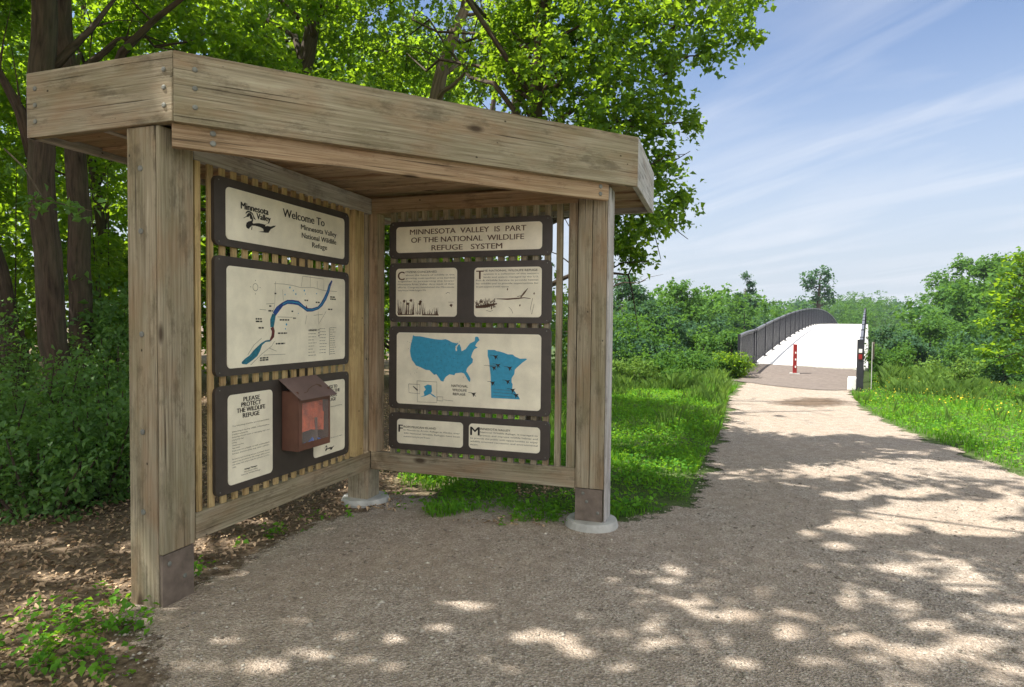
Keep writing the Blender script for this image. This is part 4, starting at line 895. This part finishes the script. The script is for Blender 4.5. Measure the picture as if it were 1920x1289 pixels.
# the big overhanging tree: its outline against the sky
OV = [(1352, 15, 60, 13.6), (1385, 72, 24, 13.6), (1400, 6, 28, 13.6), (1290, 60, 75, 13.3), (1325, 112, 26, 13.3), (1240, 125, 52, 13.0), (1180, 60, 100, 12.8), (1100, 50, 110, 12.5), (1050, 150, 95, 12.3), (1145, 165, 80, 12.3),
      (1228, 195, 36, 12.6), (1276, 234, 26, 12.6), (1195, 215, 48, 12.4), (1120, 235, 60, 12), (1205, 250, 34, 12), (1238, 300, 30, 12.2), (1228, 350, 52, 12.3), (1276, 380, 22, 12.4), (1200, 425, 56, 12), (1248, 415, 24, 12.3), (1168, 462, 38, 11.8), (1190, 488, 18, 11.8), (1120, 330, 70, 11.8), (1160, 390, 50, 12), (1060, 260, 70, 12),
      (985, 60, 78, 14.6), (930, 30, 50, 15), (960, 90, 50, 14.8), (1015, 140, 60, 14.4), (1000, 15, 70, 14.4), (835, 50, 60, 30.6), (800, 95, 50, 30.9), (740, 60, 60, 31), (690, 40, 50, 31), (1030, 70, 66, 14), (940, 130, 56, 14.8), (992, 175, 58, 14), (905, 60, 55, 30.4), (880, 160, 50, 30.2), (860, 110, 50, 30.5), (760, 130, 55, 30.6), (700, 100, 55, 31), (640, 90, 50, 31), (640, 30, 50, 31),
      (1415, -70, 90, 13.8), (1330, -90, 120, 13.6), (1200, -90, 150, 13.2), (1080, -110, 150, 12.8), (1390, -220, 120, 13.8), (1280, -260, 150, 13.4), (1130, -280, 160, 13), (1180, -440, 160, 13.2), (1330, -420, 120, 13.6), (1050, -430, 150, 12.8)]
ocl, och = [], []
for px, py, rp_, d in OV:
    d = d - 20 if d > 25 else 6.3 + (d - 11.8) * .42; x, y, z = at(px, py, d); q = rp_ / 1189.8 * d; qo = rp_ / 94.0
    (ocl if py > -50 else och).append((x, y, z, q, min(.7, q * 1.3 + .1), q * .82, int((70 + 560 * qo * qo + 120 * qo) * 1.9)))
p0 = at(1002, 640, 6.9); b0 = (p0[0], p0[1], 0)
ot = tree('broadleaf_tree', 'large tree whose leafy branches overhang the right end of the roof against the sky', b0, [b0, at(1000, 300, 6.9), at(1000, 170, 6.9), at(1008, 40, 6.9), at(1020, -100, 7), at(1040, -350, 7.1), at(1060, -700, 7.2)], [.085, .078, .07, .062, .055, .045, .02],
     ocl, leaf=.056, mat=LEAFY, seed=9, group=G1, twig=.20, nlimb=26)
crown_mesh('crown', och, 209, .075, LEAFY, ot, b0, twig=.25, gaps=True)
# tall trees beside and above the viewer, out of the frame: they shade the gravel and the kiosk
def high(n, x0, x1, y0, y1, z0, z1, cnt, seed):
    r = np.random.default_rng(seed); out = []
    while len(out) < n:
        x, y, z = r.uniform(x0, x1), r.uniform(y0, y1), r.uniform(z0, z1); q = r.uniform(.5, .85)
        if z - q < 1.37 + .58 * max(y, 0) + .5: continue
        out.append((x, y, z, q, q, q * .6, cnt))
    return out
for (x, y), (y0, y1), n, lb, sd in [((-6.2, 3.6), (1.0, 4.4), 78, 'tall tree just outside the left picture edge, seen only by its shade', 1), ((-5.6, 1.2), (-1.5, 2.4), 30, 'tall tree left of the viewer, seen only by its shade on the gravel', 2), ((-7.4, 5.6), (3.6, 6.8), 62, 'tall tree beyond the left picture edge whose crown arches over the kiosk', 3)]:
    tree('broadleaf_tree', lb, (x, y, 0), [(x, y, 0), (x + .1, y, 3), (x + .3, y + .1, 6), (x + .8, y, 9.5)], [.17, .14, .11, .04], high(n, x - 1.5, 2.9 if sd != 2 else 1.2, y0, y1, 4.6, 9.8, 520, 700 + sd), leaf=.10, mat=LEAF, seed=710 + sd, group='tall trees arching over the kiosk', nlimb=12, gaps=True)
# slender trees filling the wood behind, trunks partly hidden
SP = [(-10.5, 11, 0), (-8.3, 12.5, 1), (-6.4, 14, 2), (-4.6, 13, 3), (-2.7, 15, 4), (-.6, 14.2, 5), (-12.5, 15, 6), (-9.5, 17, 7), (1.6, 15.5, 8)]
LB = ['slim trunk deep in the wood beyond the leftmost trunks', 'tall tree in deep shade between the left trunks', 'tree with yellow green leaves showing past the left post', 'tree filling the gap above the roof left of centre', 'thin tree deep behind the middle of the roof', 'tree behind the pair of slim trunks over the roof', 'far left tree lost among backlit leaves', 'pale backlit tree far back in the left wood', 'bushy tree behind the right post, under the overhanging branches']
for (x, y, k), lb in zip(SP, LB):
    r = np.random.default_rng(50 + k); h = r.uniform(6.5, 9) if k != 8 else 4.2; w = 1.7 if k != 8 else 1.2
    cl = [(x + r.normal() * w * .6, y + r.normal() * w * .5, r.uniform(.9, h), *( [r.uniform(.7, 1.2)] * 2), r.uniform(.5, .85), 430 if k != 8 else 800) for _ in range(26 if k != 8 else 15)]
    tree('broadleaf_tree', lb, (x, y, 0), [(x, y, 0), (x + r.normal() * .2, y, h * .35), (x + r.normal() * .4, y, h * .7), (x + r.normal() * .5, y, h)], [r.uniform(.07, .13), .09, .06, .02], cl, leaf=.125 if k != 8 else .075, mat=LEAF if k != 8 else LEAFV, seed=60 + k, gaps=True, group='trees deeper in the wood', nlimb=9)
# dense backdrop of the wood, one mass of leaves
r = np.random.default_rng(88); bc = []
for _ in range(260):
    x = r.uniform(-30, 0); y = r.uniform(17, 27) - max(0, (x + 3)) * .4
    z = r.uniform(.3, 14); q = r.uniform(1.0, 1.9); bc.append((x, y, z, q, q, q * .75, 250))
for _ in range(150):
    x = r.uniform(-22, -8.8); y = r.uniform(3, 17); z = r.uniform(.5, 15); q = r.uniform(.8, 1.5); bc.append((x, y, z, q, q, q * .75, 230))
bw = crown_mesh('background_wood', bc, 5, .20, LEAF, twig=.5, gaps=True); tag(bw, 'dense backlit leaves of the wood behind the near trunks', 'wood', kind='stuff')

# shrubs of the understory at left
def shrub(name, label, c, rx, ry, h, n, leaf, mat, seed, group=None, upw=.9, stems=9, per=10, twig=.25, zlo=.15):
    r = np.random.default_rng(seed); z0 = float(terrain(c[0], c[1])); b = Vector((c[0], c[1], z0)); root = tag(empty(name, b), label, 'shrub', group)
    cl = []; m = MB()
    for k in range(stems):
        a = r.uniform(0, 6.28); q = math.sqrt(r.random()) * .85; x, y = c[0] + math.cos(a) * rx * q, c[1] + math.sin(a) * ry * q
        hh = h * (1 - .45 * q * q) * r.uniform(.7, 1.08)
        m.tube([q_ - b for q_ in (Vector((c[0] + (x - c[0]) * .25, c[1] + (y - c[1]) * .25, z0 - .05)), Vector((c[0] + (x - c[0]) * .7, c[1] + (y - c[1]) * .7, z0 + hh * .55)), Vector((x, y, z0 + hh * .97)))], [.013, .009, .004], 5, False)
        for zf in np.linspace(max(zlo, .12), .95, 4): w = min(rx, ry) * (.46 - .16 * zf); cl.append((c[0] + (x - c[0]) * (.35 + .65 * zf), c[1] + (y - c[1]) * (.35 + .65 * zf), z0 + hh * zf, w, w, w * .8, n / stems / 4))
    m.build('stems', BARK, root); crown_mesh('foliage', cl, seed + 7, leaf, mat, root, b, per, upw, twig, .62)
    return root
GS = 'dark shrubs at the foot of the left trunks'
for i, (px, py, d, w, h, n, lb) in enumerate([(60, 905, 5.6, .75, 1.15, 3000, 'dark shrub below the leftmost trunk with a few sunlit leaves'), (170, 860, 5.9, .6, 1.0, 2400, 'dark shrub just left of the left kiosk post'), (-40, 980, 4.6, .55, .85, 1800, 'dark shrub cut by the left picture edge, lowest of them'),
        (100, 960, 4.9, .55, .72, 2000, 'low spreading shrub on the litter in front of the dark shrubs'), (70, 1010, 4.35, .5, .62, 1700, 'low dark shrub nearest the viewer at the left picture edge'), (175, 965, 4.75, .5, .72, 1900, 'dark twiggy shrub close beside the left kiosk post'), (225, 905, 5.4, .45, .8, 1500, 'small dark shrub touching the left kiosk post in the picture'), (215, 800, 6.8, .7, 1.25, 2200, 'taller shrub partly hidden by the left kiosk post'), (0, 800, 6.9, .9, 1.5, 2600, 'tall shrub behind the short leaning trunk')]):
    x, y, z = at(px, py, d); shrub('understory_shrub', lb, (x, y), w, w * .8, h, n * 1.5, .048, LEAFD, 300 + i, GS, stems=13, per=7)
for i, (px, py, d, w, h, lb) in enumerate([(205, 480, 8.6, .9, 3.4, 'tall bright sapling seen between second trunk and left post'), (20, 450, 8.5, .9, 3.6, 'tall sapling left of the thick far left trunk'), (190, 640, 8.0, .7, 2.2, 'mid height sapling behind the left post')]):
    x, y, z = at(px, 700, d); shrub('sapling', lb, (x, y), w, w, h, 2600, .085, LEAF if i != 2 else LEAFD, 320 + i, 'saplings between the left trunks', stems=7)
# a few leafy twigs hanging in front of the thick trunk
x, y, z = at(95, 385, 6.1)
o = empty('hanging_twig', (x, y, z)); tag(o, 'thin leafy twig hanging in front of the thick far left trunk', 'twig')
m = MB(); m.tube([Vector((-.5, .1, .55)), Vector((-.25, .02, .35)), Vector((-.05, 0, .05)), Vector((.22, 0, -.02)), Vector((.42, 0, -.06))], [.009, .008, .006, .005, .003], 5); m.build('stem', BARKL, o)
crown_mesh('leaves', [(x - .05, y, z, .22, .1, .07, 50), (x + .25, y, z - .04, .2, .1, .05, 40), (x - .3, y, z + .3, .15, .1, .1, 20)], 17, .075, LEAFD, o, (x, y, z), 6, 1.0, .2, .65)

# leaf litter and seedlings
def scatter_leaves(name, n, reg, size, mat, label, cat, zoff=(.006, .03), tilt=.5, seed=1, keep=None, ratio=.6):
    r = np.random.default_rng(seed); x = r.uniform(reg[0], reg[1], n * 3); y = reg[2] + (reg[3] - reg[2]) * r.random(n * 3) ** 1.4
    k = keep(x, y); x, y = x[k][:n], y[k][:n]; n = len(x)
    nn = unit(np.array([0, 0, 1.0]) + r.normal(size=(n, 3)) * tilt); L = size * r.uniform(.5, 1.5, n)
    V, F = leaves(np.stack([x, y, terrain(x, y) + r.uniform(*zoff, n)], 1), nn, L, L * ratio, r)
    return tag(tri_mesh(name, V, F, mat, None, np.repeat(r.random(n), 4)), label, cat, kind='stuff')
vn = lambda x, y, s=1.0, o=0.0: np.array([noise.noise(Vector((a * s + o, b * s, o))) for a, b in zip(np.atleast_1d(x), np.atleast_1d(y))])
off = lambda x, y: ~inpoly(x, y, PATH)
scatter_leaves('leaf_litter', 60000, (-9, 1.2, 2.2, 12), .028, LITTERM, 'brown dry leaves covering the ground under the trees', 'leaf litter', seed=31, keep=lambda x, y: off(x, y) & ((x < -.9) | (vn(x, y, 1.3, 4) > .1)))
def seedlings(name, spots, label, mat, seed, leaf):
    r = np.random.default_rng(seed); cl = []
    for x, y, h, n in spots: cl.append((x, y, float(terrain(x, y)) + h * .55, h * .55, h * .55, h * .45, n))
    return tag(crown_mesh(name, cl, seed, leaf, mat, per=5, upw=1.6, twig=.06, ratio=.7, tilt=.45), label, 'ground plants', kind='stuff')
r = np.random.default_rng(41); sp = []
for px, py, n in [(150, 1180, 12), (205, 1190, 8), (110, 1215, 9), (240, 1170, 6), (60, 1250, 6), (170, 1240, 9), (30, 1185, 5), (255, 1195, 4), (100, 1275, 9), (200, 1275, 6), (90, 1160, 5), (230, 1140, 4), (15, 1230, 5)]:
    for _ in range(n):
        yy = 1.37 * 1189.8 / (py + r.normal() * 12 - 598); xx = (px + r.normal() * 24 - 960) / 1189.8 * yy
        sp.append((xx, yy, r.uniform(.035, .10), int(r.integers(5, 12))))
for px, py, n in [(500, 1015, 6), (450, 1045, 5), (560, 1000, 5), (380, 1080, 3), (590, 985, 5), (620, 990, 4), (770, 940, 6), (850, 960, 5), (960, 975, 6), (1040, 985, 6), (1180, 960, 8), (1230, 950, 8), (1290, 900, 8)]:
    for _ in range(n):
        yy = 1.37 * 1189.8 / (py + r.normal() * 9 - 604); xx = (px + r.normal() * 28 - 960) / 1189.8 * yy
        if not inpoly(np.array([xx]), np.array([yy]), PATH)[0] or r.random() < .35: sp.append((xx, yy, r.uniform(.03, .09), int(r.integers(5, 12))))
seedlings('ground_plants', sp, 'small green seedlings sprouting through the litter beside posts', GRASSM, 43, .034)

# grass
def grass(name, n, reg, hgt, wid, mat, label, seed, keep, cat='grass', lean=.45, pw=1.7):
    r = np.random.default_rng(seed); t = r.random(n * 4) ** pw; y = reg[2] + (reg[3] - reg[2]) * t; x = r.uniform(reg[0], reg[1], n * 4)
    k = keep(x, y); x, y = x[k][:n], y[k][:n]; n = len(x); dist = np.hypot(x, y)
    g = np.clip(.8 + 1.3 * vn(x, y, .9, 2.0) + .9 * vn(x, y, 2.6, 5.0), .25, 2.3)
    h = hgt * r.uniform(.5, 1.3, n) * g; w = wid * r.uniform(.7, 1.3, n) * np.clip(dist / 6, .8, 3)
    a = r.uniform(0, 6.28, n); d = np.stack([np.cos(a), np.sin(a), 0 * a], 1); l = np.stack([-np.sin(a), np.cos(a), 0 * a], 1) * (lean * r.random(n) * h)[:, None]
    B = np.stack([x, y, terrain(x, y) - .005], 1); up_ = np.stack([0 * h, 0 * h, h], 1)
    V = np.stack([B - d * w[:, None] * .5, B + d * w[:, None] * .5, B + up_ * .6 + l * .35 + d * w[:, None] * .35, B + up_ * (1 - .25 * lean) + l], 1).reshape(-1, 3)
    i = np.arange(n)[:, None] * 4; F = np.concatenate([i + np.array([[0, 1, 2]]), i + np.array([[0, 2, 3]])], 1).reshape(-1, 3)
    tn = np.clip(r.random(n) * .6 + .4 * np.clip(.5 + vn(x, y, .6, 9.0), 0, 1), 0, 1)
    return tag(tri_mesh(name, V, F, mat, None, np.repeat(tn, 4)), label, cat, kind='stuff')
sp_ = lambda x, y: (BD.x * x + BD.y * y, BR.x * x + BR.y * y)
onap = lambda x, y: (sp_(x, y)[0] > 16.8) & (np.abs(sp_(x, y)[1] + 1.65) < 1.75)
def kl(x, y): s_, p_ = sp_(x, y); return off(x, y) & ~onap(x, y) & (p_ < 0) & (s_ < 21.5) & (x > -1.2 + .25 * vn(x, y, 1.5)) & ((y > 5.9) | (vn(x, y, 1.6, 6.0) > -.02 - .16 * (x - .2)))
def kr(x, y): s_, p_ = sp_(x, y); return off(x, y) & ~onap(x, y) & (p_ > -.1) & (s_ < 26) 
grass('verge_grass', 90000, (-2, 8, 4.3, 21), .085, .007, GRASSM, 'short bright grass between the kiosk and the path', 71, kl, pw=1.4)
grass('verge_grass', 110000, (4.6, 26, 4.6, 24), .10, .0075, GRASSM, 'lush sunlit grass along the right side of the path', 72, kr, pw=1.25)
scatter_leaves('clover', 26000, (-1.6, 7, 4.3, 14), .030, GRASSM, 'low clover leaves mixed into the grass left of the path', 'clover', (.03, .09), .4, 73, kl, .9)
scatter_leaves('clover', 36000, (4.7, 20, 4.8, 18), .034, GRASSM, 'low clover leaves mixed into the grass right of the path', 'clover', (.04, .11), .4, 74, kr, .9)
def tl(x, y): return kl(x, y) & (y > 7.5) & (vn(x, y, .7, 21.) + .7 * vn(x, y, 2.2, 8.) > .12)
def tr_(x, y): s_, p_ = sp_(x, y); return kr(x, y) & (s_ > 9.5) & (vn(x, y, .6, 17.) + .7 * vn(x, y, 2.2, 4.) > .1)
grass('tall_grass', 9000, (-1, 8, 7, 21), .22, .006, WEEDM, 'taller yellowish grass stems standing in clumps left of the path', 81, tl, 'grass', .5, 1.1)
grass('tall_grass', 12000, (5, 24, 7, 22), .22, .006, WEEDM, 'taller yellowish grass stems standing in clumps right of the path', 82, tr_, 'grass', .5, 1.1)
def wl(x, y): s_, p_ = sp_(x, y); return off(x, y) & (p_ < -3.4) & (s_ > 13.4 + 2.4 * vn(x, y, .8)) & (s_ < 21) & (x > -1) & (vn(x, y, .55, 12.) + .6 * vn(x, y, 2., 3.) > .0)
def wr(x, y): s_, p_ = sp_(x, y); return (p_ > .35) & (s_ > 15.4 + .14 * p_ + 2.2 * vn(x, y, .6)) & (s_ < 24) & (vn(x, y, .5, 15.) + .5 * vn(x, y, 2., 3.) > -.1)
grass('tall_weeds', 26000, (-1, 8, 10, 22), .30, .009, WEEDM, 'tall rough weeds along the bank left of the bridge', 75, wl, 'weeds', .6, 1)
grass('tall_weeds', 42000, (7, 26, 11, 26), .28, .010, WEEDM, 'tall rough weeds at the far edge of the right grass', 76, wr, 'weeds', .6, 1)
scatter_leaves('wildflowers', 1300, (6, 20, 7.5, 18), .027, YELLOW, 'small yellow wildflowers dotted through the right grass', 'flowers', (.10, .24), .5, 77, lambda x, y: kr(x, y) & (vn(x, y, .7, 3.0) > .08), 1.0)

# bushes on the bank beside the bridge
for i, (px, py, d, w, h, n, mat, lb) in enumerate([(1300, 700, 18.3, 1.0, .72, 2600, LEAFV, 'dark green leafy bush on the bank left of the bridge'), (1365, 692, 18.6, .75, .8, 2200, LEAFY, 'bright vine covered bush at the near end of the left railing'), (1240, 700, 19.5, .9, .5, 1600, LEAFV, 'pale green bush on the bank further left of the bridge'),
        (1200, 735, 15.6, .6, .5, 900, WEEDM, 'small pale weed clump on the grass edge near the right post'), (1180, 705, 17.5, .8, .6, 1300, WEEDM, 'olive bush on the bank just right of the kiosk'), (1262, 728, 16.0, .5, .4, 800, LEAFV, 'small yellowish bush at the edge of the left grass')]):
    x, y, z = at(px, py, d); shrub('bank_bush', lb, (x, y), w, w * .8, h, n * 2, .085 if i < 3 else .07, mat, 400 + i, 'bushes along the bank left of the bridge')
for i, (px, d, w, h, n, mat, lb) in enumerate([(1675, 19.5, .9, .9, 1500, LEAFV, 'bush just right of the near end of the right railing'), (1740, 19, 1.0, .8, 1500, WEEDM, 'pale bush in the tall weeds right of the bridge'), (1800, 15.5, .55, .75, 700, WEEDM, 'dark weedy clump in the middle of the right grass')]):
    x, y, z = at(px, 700, d); shrub('bank_bush', lb, (x, y), w, w * .8, h, n * 2, .075, mat, 420 + i, 'bushes along the bank right of the bridge')

# ------------------------------------------------------------------ trees of the valley
def vtree(name, label, px, top, d, w, mat, seed, leaf=.26, n=4200, base=None, shape='round', group=None, nc=26):
    leaf, n = leaf * .62, n * 2.3
    r = np.random.default_rng(seed); x, y, zt = at(px, top, d); zb = float(terrain(x, y)) if base is None else base; h = zt - zb; cl = []
    for k in range(nc):
        f = r.random() ** .8
        if shape == 'round': prof = math.sqrt(max(.05, 1 - ((f - .42) / .60) ** 2))
        elif shape == 'column': prof = .55 + .45 * math.sin(f * 3.1)
        else: prof = 1 - .55 * f
        a = r.uniform(0, 6.28); q = math.sqrt(r.uniform(.25, 1)) * w * prof * .85; c = w * r.uniform(.20, .36)
        cl.append((x + math.cos(a) * q, y + math.sin(a) * q, zb + h * (.10 + .84 * f) - c * .3, c, c, c * .8, n / nc))
    cl.append((x, y, zt - w * .22, w * .25, w * .25, w * .2, n / nc * .7))
    return tree(name, label, (x, y, zb), [(x, y, zb), (x, y, zb + h * .5), (x, y, zb + h * .9)], [w * .07, w * .05, .03], cl, leaf, mat, seed, per=12, twig=leaf * 2.2, nlimb=8, group=group, flare=False)
GV = 'trees of the valley left of the bridge'
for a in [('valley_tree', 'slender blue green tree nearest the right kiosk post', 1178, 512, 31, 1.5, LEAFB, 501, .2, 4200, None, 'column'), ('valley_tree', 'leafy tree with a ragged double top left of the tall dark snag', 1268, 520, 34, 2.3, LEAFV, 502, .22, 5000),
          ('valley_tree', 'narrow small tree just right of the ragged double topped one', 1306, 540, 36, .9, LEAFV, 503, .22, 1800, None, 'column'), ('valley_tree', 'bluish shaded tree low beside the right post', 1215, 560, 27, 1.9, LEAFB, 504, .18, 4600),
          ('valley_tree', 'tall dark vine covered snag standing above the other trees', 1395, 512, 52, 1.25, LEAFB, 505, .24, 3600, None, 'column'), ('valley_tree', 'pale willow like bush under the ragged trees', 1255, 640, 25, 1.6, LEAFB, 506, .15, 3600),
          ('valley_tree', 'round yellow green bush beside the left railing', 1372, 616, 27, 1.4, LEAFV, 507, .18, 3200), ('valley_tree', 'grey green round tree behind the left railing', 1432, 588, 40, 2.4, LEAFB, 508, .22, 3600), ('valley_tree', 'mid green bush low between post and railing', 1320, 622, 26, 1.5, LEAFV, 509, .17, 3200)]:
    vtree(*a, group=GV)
x, y, zt = at(1531, 512, 80); b = float(terrain(x, y)); r = np.random.default_rng(12)
cl = [(*at(px, py, 80), q, q, q * .8, 90) for px, py, q in [(1512, 520, .7), (1530, 515, .9), (1545, 513, .8), (1552, 525, .7), (1516, 540, .6), (1545, 545, .8), (1553, 553, .7), (1528, 533, .6), (1535, 560, 1.2), (1520, 570, 1.2), (1550, 570, 1.2), (1508, 532, .5)]]
tree('sparse_tree', 'sparse half bare tree standing tall behind the bridge crest', (x, y, b), [(x, y, b), at(1532, 600, 80), at(1533, 555, 80), at(1535, 520, 80)], [.4, .3, .2, .06], cl, .34, LEAFB, 13, per=10, twig=.7, flare=False)
GW = 'trees of the valley right of the bridge'
for a in [('valley_tree', 'tall tree with an uneven top, leftmost of the high ones at right', 1800, 480, 44, 3.2, LEAFV, 521, .28, 9000), ('valley_tree', 'broad tall tree at right behind the bright overhanging twigs', 1862, 474, 42, 3.4, LEAFV, 522, .28, 9500), ('valley_tree', 'tall tree cut by the right picture edge', 1925, 466, 40, 3.2, LEAFV, 523, .28, 9000),
          ('valley_tree', 'grey green willow like tree beside the right railing', 1668, 608, 27, 1.4, LEAFB, 524, .16, 4200), ('valley_tree', 'second greyish shrubby tree further right of the railing', 1705, 622, 25, 1.2, LEAFB, 525, .15, 3600), ('valley_tree', 'dark tree behind the greyish shrubs', 1745, 585, 34, 2.3, LEAFV, 526, .2, 4600),
          ('valley_tree', 'dark rounded bush at the foot of the tall right trees', 1800, 640, 27, 1.8, LEAFV, 527, .17, 4200), ('valley_tree', 'dense bush low at the right picture edge', 1890, 640, 24, 1.9, LEAFV, 528, .16, 4600)]:
    vtree(*a, group=GW)
# bright tree just outside the frame at right: its branches reach in
x, y = at(2060, 600, 13.5)[:2]; b = float(terrain(x, y)); cl = []
for px, py, q in [(1905, 490, .22), (1880, 520, .2), (1915, 545, .25), (1870, 560, .22), (1900, 590, .28), (1860, 600, .2), (1910, 630, .26), (1880, 650, .22), (1850, 665, .14), (1915, 680, .22), (1960, 560, .5), (1990, 500, .6), (2000, 640, .6), (2050, 560, .9), (2080, 450, .9), (1965, 470, .35)]:
    cl.append((*at(px, py, 13.2), q, q, q * .7, 40 + 500 * q * q + 160 * q))
tree('young_tree', 'bright yellow green leafy branches reaching in at the right picture edge', (x, y, b), [(x, y, b), at(2058, 560, 13.5), at(2070, 420, 13.5)], [.09, .07, .03], cl, .10, LEAFY, 31, nlimb=12, flare=False, per=9, twig=.3)
# the rest of the valley wood, one mass
r = np.random.default_rng(99); vc = []
def vmass(n, pxr, dr, topr, w, nl):
    for _ in range(n):
        px = r.uniform(*pxr); d = r.uniform(*dr); x, y, zt = at(px, r.uniform(*topr), d); zb = float(terrain(x, y)); q = r.uniform(*w)
        s_, p_ = BD.x * x + BD.y * y, BR.x * x + BR.y * y
        if s_ < 112 and -5.2 - q < p_ < 2.0 + q: continue            # keep clear of the bridge
        for k in range(5):
            f = (k + r.random()) / 5; vc.append((x + r.normal() * q * .45, y + r.normal() * q * .45, zb + (zt - zb) * (.15 + .8 * f), q * .5, q * .5, q * .42, nl / 5))
vmass(30, (1120, 1420), (38, 70), (536, 580), (2.2, 3.4), 1300); vmass(34, (1340, 1600), (62, 105), (554, 578), (3, 5), 1100)
vmass(26, (1590, 1790), (60, 110), (556, 576), (3, 5), 1100); vmass(18, (1640, 1800), (36, 55), (585, 615), (1.8, 3), 1200); vmass(24, (1765, 1990), (36, 48), (505, 570), (2, 3), 1300); vmass(26, (1530, 1720), (122, 150), (552, 566), (5, 8), 1500)
tag(crown_mesh('valley_wood', vc, 77, .27, LEAFV, per=12, twig=.6), 'green mass of trees filling the river valley on both sides of the bridge', 'wood', kind='stuff')
vc = []
vmass(44, (1120, 1400), (24, 36), (585, 655), (1.2, 2.0), 1500); vmass(20, (1650, 1960), (24, 31), (625, 675), (1.1, 1.9), 1400)
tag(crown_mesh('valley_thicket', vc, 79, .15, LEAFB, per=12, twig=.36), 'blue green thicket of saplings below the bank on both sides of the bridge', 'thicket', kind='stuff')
vc = []
for _ in range(230):
    px = r.uniform(700, 2150); d = r.uniform(130, 230); x, y, zt = at(px, r.uniform(562, 578), d); q = r.uniform(5, 9)
    for k in range(3): vc.append((x + r.normal() * q * .5, y + r.normal() * q * .5, zt - q * (.4 + .75 * k), q * .6, q * .6, q * .5, 110))
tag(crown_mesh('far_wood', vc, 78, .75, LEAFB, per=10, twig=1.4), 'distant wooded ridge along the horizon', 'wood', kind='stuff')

# ------------------------------------------------------------------ summer haze over the valley
m = MB(); m.lohi((-620, -620, -12), (620, 620, 21)); hzb = m.build('haze', None)
hm = bpy.data.materials.new('haze_air'); hm.use_nodes = True; ht = hm.node_tree; ht.nodes.clear()
ho = ht.nodes.new('ShaderNodeOutputMaterial'); hv = ht.nodes.new('ShaderNodeVolumePrincipled'); hv.inputs['Density'].default_value = HAZE; hv.inputs['Color'].default_value = (.78, .88, 1, 1); hv.inputs['Anisotropy'].default_value = .35
ht.links.new(hv.outputs[0], ho.inputs['Volume']); hzb.data.materials.append(hm); tag(hzb, 'thin blue summer haze filling the air', 'haze', kind='stuff')
